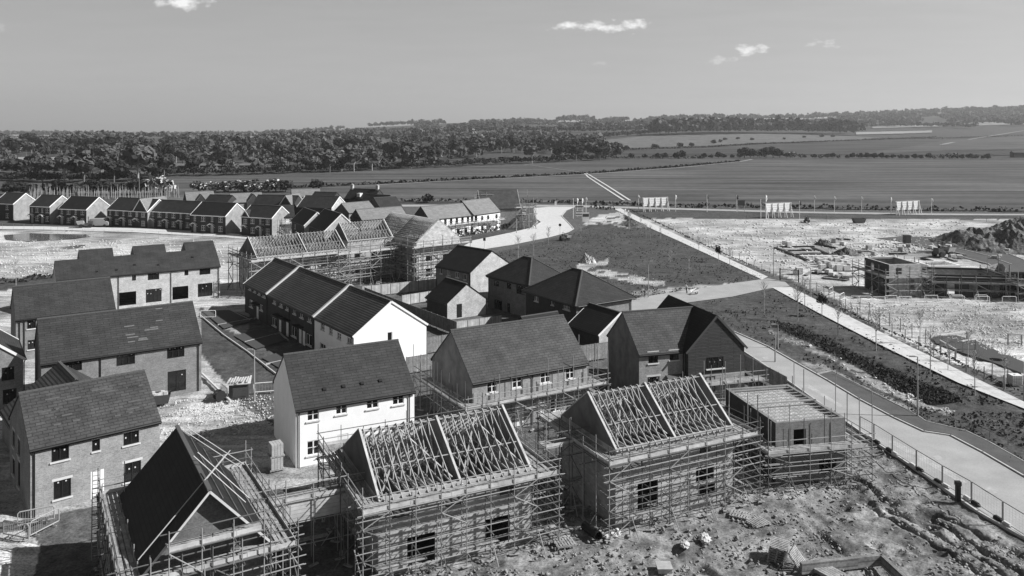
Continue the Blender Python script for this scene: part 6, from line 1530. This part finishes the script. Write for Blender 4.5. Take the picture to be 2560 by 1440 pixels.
van(gp(1309,538), R(-80), 'white van parked nose on beside the far road junction'); van(gp(250,566), R(10), 'grey van in the shade between two far row houses', 'metal')
def dumper(p, a, label, s=1.0):
    r = empty('site_dumper', p, a, label, 'site machine'); r.scale = (s, s, s); b = MB(); b.box((-1.6,-.6,.5),(.4,.6,1.1)); b.box((-1.6,-.55,1.1),(-.5,.55,1.5)); b.build('chassis', M['kerbdark'], r)
    b = MB(); b.face([(.2,-.8,.9),(.5,-.9,1.7),(2.0,-.9,1.6),(1.6,-.8,.8)]); b.face([(.2,.8,.9),(1.6,.8,.8),(2.0,.9,1.6),(.5,.9,1.7)]); b.face([(.2,-.8,.9),(.2,.8,.9),(.5,.9,1.7),(.5,-.9,1.7)]); b.face([(1.6,.8,.8),(1.6,-.8,.8),(2.0,-.9,1.6),(2.0,.9,1.6)]); b.face([(.2,.8,.9),(.2,-.8,.9),(1.6,-.8,.8),(1.6,.8,.8)]); b.build('tipping_bucket', M['metal'], r)
    b = MB(); b.bar((-.6,-.5,1.1),(-.6,-.5,2.6),.07,.07); b.bar((-.6,.5,1.1),(-.6,.5,2.6),.07,.07); b.bar((-.6,-.5,2.6),(-.6,.5,2.6),.07,.07); b.build('roll_bar', M['black'], r)
    b = MB(); b.box((-.9,-.25,1.5),(-.5,.25,1.6)); b.box((-1.0,-.25,1.6),(-.9,.25,2.0)); b.build('seat', M['black'], r)
    for x_ in (-1.1, .9):
        for y_ in (-.75, .75): b = MB(); b.tube((x_, y_-.18, .48), (x_, y_+.18, .48), .48, n=16); b.build('wheel', M['rubber'], r)
dumper(gp(214,569), R(200), 'dark site dumper with pale bucket in front of the whole sunlit gable', 1.15); dumper(gp(2358,642), R(20), 'dark site dumper behind the white walled shell', 1.3); dumper(gp(1412,601), R(30), 'small dark dumper on the pale patch by the curving road', .8); dumper(gp(2017,556), R(60), 'small dark machine below the billboard on the chalk', .8)
r = empty('skip', gp(2147,557), .1, 'dark open skip on the far side of the right hand chalk ground', 'skip'); b = MB()
for p4 in (((-1.4,-.8),(1.4,-.8)),((1.4,-.8),(1.4,.8)),((1.4,.8),(-1.4,.8)),((-1.4,.8),(-1.4,-.8))): (x0,y0),(x1,y1) = p4; b.face([(x0,y0,.05),(x1,y1,.05),(x1*1.35,y1*1.1,1.3),(x0*1.35,y0*1.1,1.3)])
b.face([(-1.7,-.8,1.0),(1.7,-.8,1.0),(1.7,.8,1.1),(-1.7,.8,1.1)]); b.build('body', M['kerbdark'], r)
b = MB(); b.box((-.7,-.7,0),(.7,.7,1.9)); b.box((-.75,-.75,1.9),(.75,.75,2.02)); b.box((-.5,-.74,.1),(.5,-.71,1.8)); tag(b.build('portable_toilet', M['kerbdark'], None, gp(2267,608)), 'dark portable cabin standing beside the new tarmac road', 'cabin')
b = MB(); b.box((-9,-3,0),(9,3,4.4)); b.face([(-9.3,-3.3,4.4),(9.3,-3.3,4.4),(9.3,0,5.6),(-9.3,0,5.6)]); b.face([(9.3,3.3,4.4),(-9.3,3.3,4.4),(-9.3,0,5.6),(9.3,0,5.6)]); tag(b.build('barn', M['kerbdark'], None, gpt(2555,394)), 'long dark barn at the right edge beyond the crop field', 'barn')
lad1 = ladder('ladder standing against the scaffold left of the felted gable house', gp(238,1400), gp(222,1396) + Vector((0,1.0,6.3)))
ladder('ladder leaning on the wall of the L shaped house', gp(1706,985) + Vector((0,0,1.5)), gp(1692,985) + Vector((.1,1.2,5.2)))
ladder('ladder rising inside the tower between the truss roofs', gp(1352,1190) + Vector((0,0,2)), gp(1350,1190) + Vector((.2,.8,6.0)))

# people
def person(px, py, h, label, shirt, legs, pose, a=0.0):
    root = empty('person', gp(px, py), a, label, 'person'); s = h / 1.75
    V = [(0,0,.95),(0,0,1.2),(0,0,1.42),(0,0,1.53),(0,0,1.66),(.19,0,1.40),(.24,.02,1.12),(.22,-.18,.92),(-.19,0,1.40),(-.24,.02,1.12),(-.22,-.15,.92),(.10,0,.90),(.11,-.04,.5),(.11,0,.06),(.11,-.18,.03),(-.10,0,.90),(-.11,.03,.5),(-.12,.08,.06),(-.12,-.08,.03)]
    rad = [.15,.14,.15,.06,.10,.075,.055,.042,.075,.055,.042,.10,.075,.05,.045,.10,.075,.05,.045]
    E_ = [(0,1),(1,2),(2,3),(3,4),(2,5),(5,6),(6,7),(2,8),(8,9),(9,10),(0,11),(11,12),(12,13),(13,14),(0,15),(15,16),(16,17),(17,18)]
    V = [Vector(v) for v in V]
    for i, v in enumerate(V):
        if pose == 'stoop' and v.z > 1.0: v.y -= (v.z - 1.0) * .45; v.z -= (v.z - 1) * .08
        if pose == 'walk': 
            if i in (12, 13, 14): v.y -= .22 * (1 if i == 12 else 1.4)
            if i in (16, 17, 18): v.y += .12 * (1 if i == 16 else 2.2)
    me = bpy.data.meshes.new('person_body'); me.from_pydata([tuple(v * s) for v in V], E_, []); o = bpy.data.objects.new('tmp', me); COL.objects.link(o)
    sk = o.modifiers.new('skin', 'SKIN'); 
    for i, r_ in enumerate(rad): me.skin_vertices[0].data[i].radius = (r_ * s, r_ * s)
    me.skin_vertices[0].data[0].use_root = True
    sd = o.modifiers.new('sub', 'SUBSURF'); sd.levels = sd.render_levels = 2
    dg = bpy.context.evaluated_depsgraph_get(); m2 = bpy.data.meshes.new_from_object(o.evaluated_get(dg)); bpy.data.objects.remove(o)
    for mm in (M[legs], M[shirt], M['skin']): m2.materials.append(mm)
    for p in m2.polygons:
        z = p.center.z / s; arm = abs(p.center.x) / s > .17
        p.material_index = 2 if z > 1.5 * (1 if pose != 'stoop' else .98) or (arm and z < 1.08 and z > .8) else 1 if z > .98 or arm else 0; p.use_smooth = True
    m2.name = 'body'; inst('body', m2, root)
    hd = V[4] * s; bm = bmesh.new(); bmesh.ops.create_uvsphere(bm, u_segments=12, v_segments=8, radius=.115 * s); 
    for v in bm.verts:
        if v.co.z < -.02: v.co *= .9
        v.co.y += .015
    m3 = bpy.data.meshes.new('hair'); bm.to_mesh(m3); bm.free(); m3.materials.append(M['cloth_dark']); inst('hair', m3, root, hd + Vector((0, .012, .03)))
    return root
person(1717, 733, 1.75, 'person in a white top and dark trousers standing by the side road', 'cloth_light', 'cloth_dark', 'stoop', R(-60))
person(1563, 534, 1.75, 'person in pale clothes walking at the far end of the path, left one', 'cloth_light', 'cloth_light', 'walk', R(10)); person(1571, 537, 1.7, 'person in pale clothes walking at the far end of the path, right one', 'cloth_light', 'cloth_dark', 'walk', R(10))
r = empty('wheelbarrow', gp(1741, 736), R(25), 'wheelbarrow with long handles tipped up beside the standing person', 'wheelbarrow'); b = MB(); b.tube((0,-.05,.3),(0,.05,.3),.3,n=16); b.build('wheel', M['rubber'], r); b = MB(); b.tube((0,-.07,.3),(0,.07,.3),.12,n=10); b.build('hub', M['sill'], r)
b = MB(); b.bar((.1,-.25,.35),(-1.5,-.3,.15),.06,.06); b.bar((.1,.25,.35),(-1.5,.3,.15),.06,.06); b.bar((-.8,0,.5),(.5,0,1.25),.06,.06); b.build('handles', M['post'], r); b = MB(); b.face([(-.9,-.35,.45),(.1,-.3,.55),(.1,.3,.55),(-.9,.35,.45)]); b.face([(.1,-.3,.55),(.4,-.4,1.0),(.4,.4,1.0),(.1,.3,.55)]); b.face([(-.9,-.35,.45),(-1.0,-.45,.8),(.4,-.4,1.0),(.1,-.3,.55)]); b.face([(-.9,.35,.45),(.1,.3,.55),(.4,.4,1.0),(-1.0,.45,.8)]); b.build('tray', M['cloth_light'], r)

# ------------------------------------------------------------------ loose soil, lumps of chalk and rubble
def rubble(name, n, poly, s0, s1, m, label, dens=None):
    x0, x1 = min(p[0] for p in poly), max(p[0] for p in poly); y0, y1 = min(p[1] for p in poly), max(p[1] for p in poly)
    px = rng.uniform(x0, x1, n * 3); py = rng.uniform(y0, y1, n * 3); k = inpoly(px, py, poly); px, py = px[k][:n], py[k][:n]
    D = F * HC / (py - HY); X = (px - 1280) * D / F
    keep = vnoise(X, D, 1.7, 51) + .6 * vnoise(X, D, .6, 52) > -.25; X, D = X[keep], D[keep]; n = len(X)
    oc = np.array([(1,0,0),(0,1,0),(-1,0,0),(0,-1,0),(0,0,1),(0,0,-.6)], float); s = s0 + (s1 - s0) * rng.random(n) ** 3
    V = oc[None] * s[:, None, None] * rng.uniform(.5, 1.35, (n, 6, 1)); a = rng.uniform(0, 6.28, n); c, sn_ = np.cos(a), np.sin(a)
    Vx = V[..., 0] * c[:, None] - V[..., 1] * sn_[:, None] + X[:, None]; Vy = V[..., 0] * sn_[:, None] + V[..., 1] * c[:, None] + D[:, None]; Vz = V[..., 2] * .8 - .03
    ft = np.array([(0,1,4),(1,2,4),(2,3,4),(3,0,4),(1,0,5),(2,1,5),(3,2,5),(0,3,5)]); Fi = (ft[None] + 6 * np.arange(n)[:, None, None]).reshape(-1)
    me = bpy.data.meshes.new(name); me.vertices.add(n * 6); me.vertices.foreach_set('co', np.stack([Vx, Vy, Vz], -1).astype(np.float32).ravel()); me.loops.add(len(Fi)); me.loops.foreach_set('vertex_index', Fi.astype(np.int32)); me.polygons.add(len(Fi) // 3); me.polygons.foreach_set('loop_start', np.arange(0, len(Fi), 3, dtype=np.int32)); me.update(); me.validate(); me.materials.append(m)
    return tag(inst(name, me), label, 'rubble', kind='stuff')
rubble('rubble', 9000, MUD[0], .03, .2, M['clod'], 'clods of churned soil between the scaffolds and the near road')
rubble('rubble', 2600, [(400,1000),(690,985),(690,1060),(480,1110),(400,1090)], .03, .15, M['stone'], 'chalk lumps on the bare ground left of the white rendered house')
rubble('rubble', 5000, [(2000,760),(2560,760),(2560,900),(2380,850),(2220,815)], .05, .22, M['stone'], 'chalk lumps below the row of white barriers')
rubble('rubble', 5000, [(1640,550),(2400,552),(2460,600),(2200,650),(1980,680),(1800,625)], .08, .45, M['stone'], 'chalk lumps over the far part of the right hand ground')
rubble('rubble', 4500, [(0,600),(560,600),(560,660),(140,650),(130,690),(0,690)], .06, .3, M['stone'], 'chalk lumps over the bare ground at the left')
rubble('rubble', 900, GRAVEL[0], .06, .3, M['stone'], 'pale stones along the swale beside the near road')
rubble('rubble', 500, CHALK[3], .05, .22, M['stone'], 'chalk lumps on the bare patch of the grass field')
def dark_plants():
    n = 5000; poly = DARK[0]; px = rng.uniform(1920, 2400, n * 3); py = rng.uniform(795, 1012, n * 3); k = inpoly(px, py, poly); px, py = px[k][:n], py[k][:n]; D = F * HC / (py - HY); X = (px - 1280) * D / F
    C = np.stack([X, D, np.abs(vnoise(X, D, 1.5, 61)) * .25 * rng.random(len(X)) - .1], -1); me = quads_mesh('ground_cover', C, rng.uniform(.05, .12, len(X)), M['hedge']); tag(inst('ground_cover', me), 'dark planting filling the bank of the swale', 'planting', kind='stuff')
dark_plants()
def tufts():
    n = 14000; C = []
    for poly in (GRASS[1], GRASS[2]):
        xs_, ys_ = [p[0] for p in poly], [p[1] for p in poly]; px = rng.uniform(min(xs_), max(xs_), n); py = rng.uniform(min(ys_), max(ys_), n); k = inpoly(px, py, poly) & ~inpoly(px, py, DARK[0]) & ~inpoly(px, py, GRAVEL[0]) & ~inpoly(px, py, CHALK[3]); px, py = px[k], py[k]; D = F * HC / (py - HY); X = (px - 1280) * D / F; kk = vnoise(X, D, 3, 71) > -.2; C.append(np.stack([X[kk], D[kk], np.full(kk.sum(), .0)], -1))
    C = np.concatenate(C); me = quads_mesh('grass', C, rng.uniform(.05, .14, len(C)), M['tuft']); tag(inst('grass', me), 'rough grass tufts on the field and verge by the path', 'grass', kind='stuff')
tufts()

# ------------------------------------------------------------------ air
b = MB(); b.box((-7000,-80,-330),(7000,7600,230))
hz = bpy.data.materials.new('haze'); hz.use_nodes = True; hn = hz.node_tree; hn.nodes.remove(hn.nodes['Principled BSDF']); pv = hn.nodes.new('ShaderNodeVolumePrincipled')
pv.inputs['Color'].default_value = (.92,.92,.92,1); pv.inputs['Density'].default_value = .00012; pv.inputs['Anisotropy'].default_value = .3
hn.links.new(pv.outputs[0], hn.nodes['Material Output'].inputs['Volume'])
tag(b.build('haze', hz), kind='stuff')
SC.cycles.volume_bounces = 0
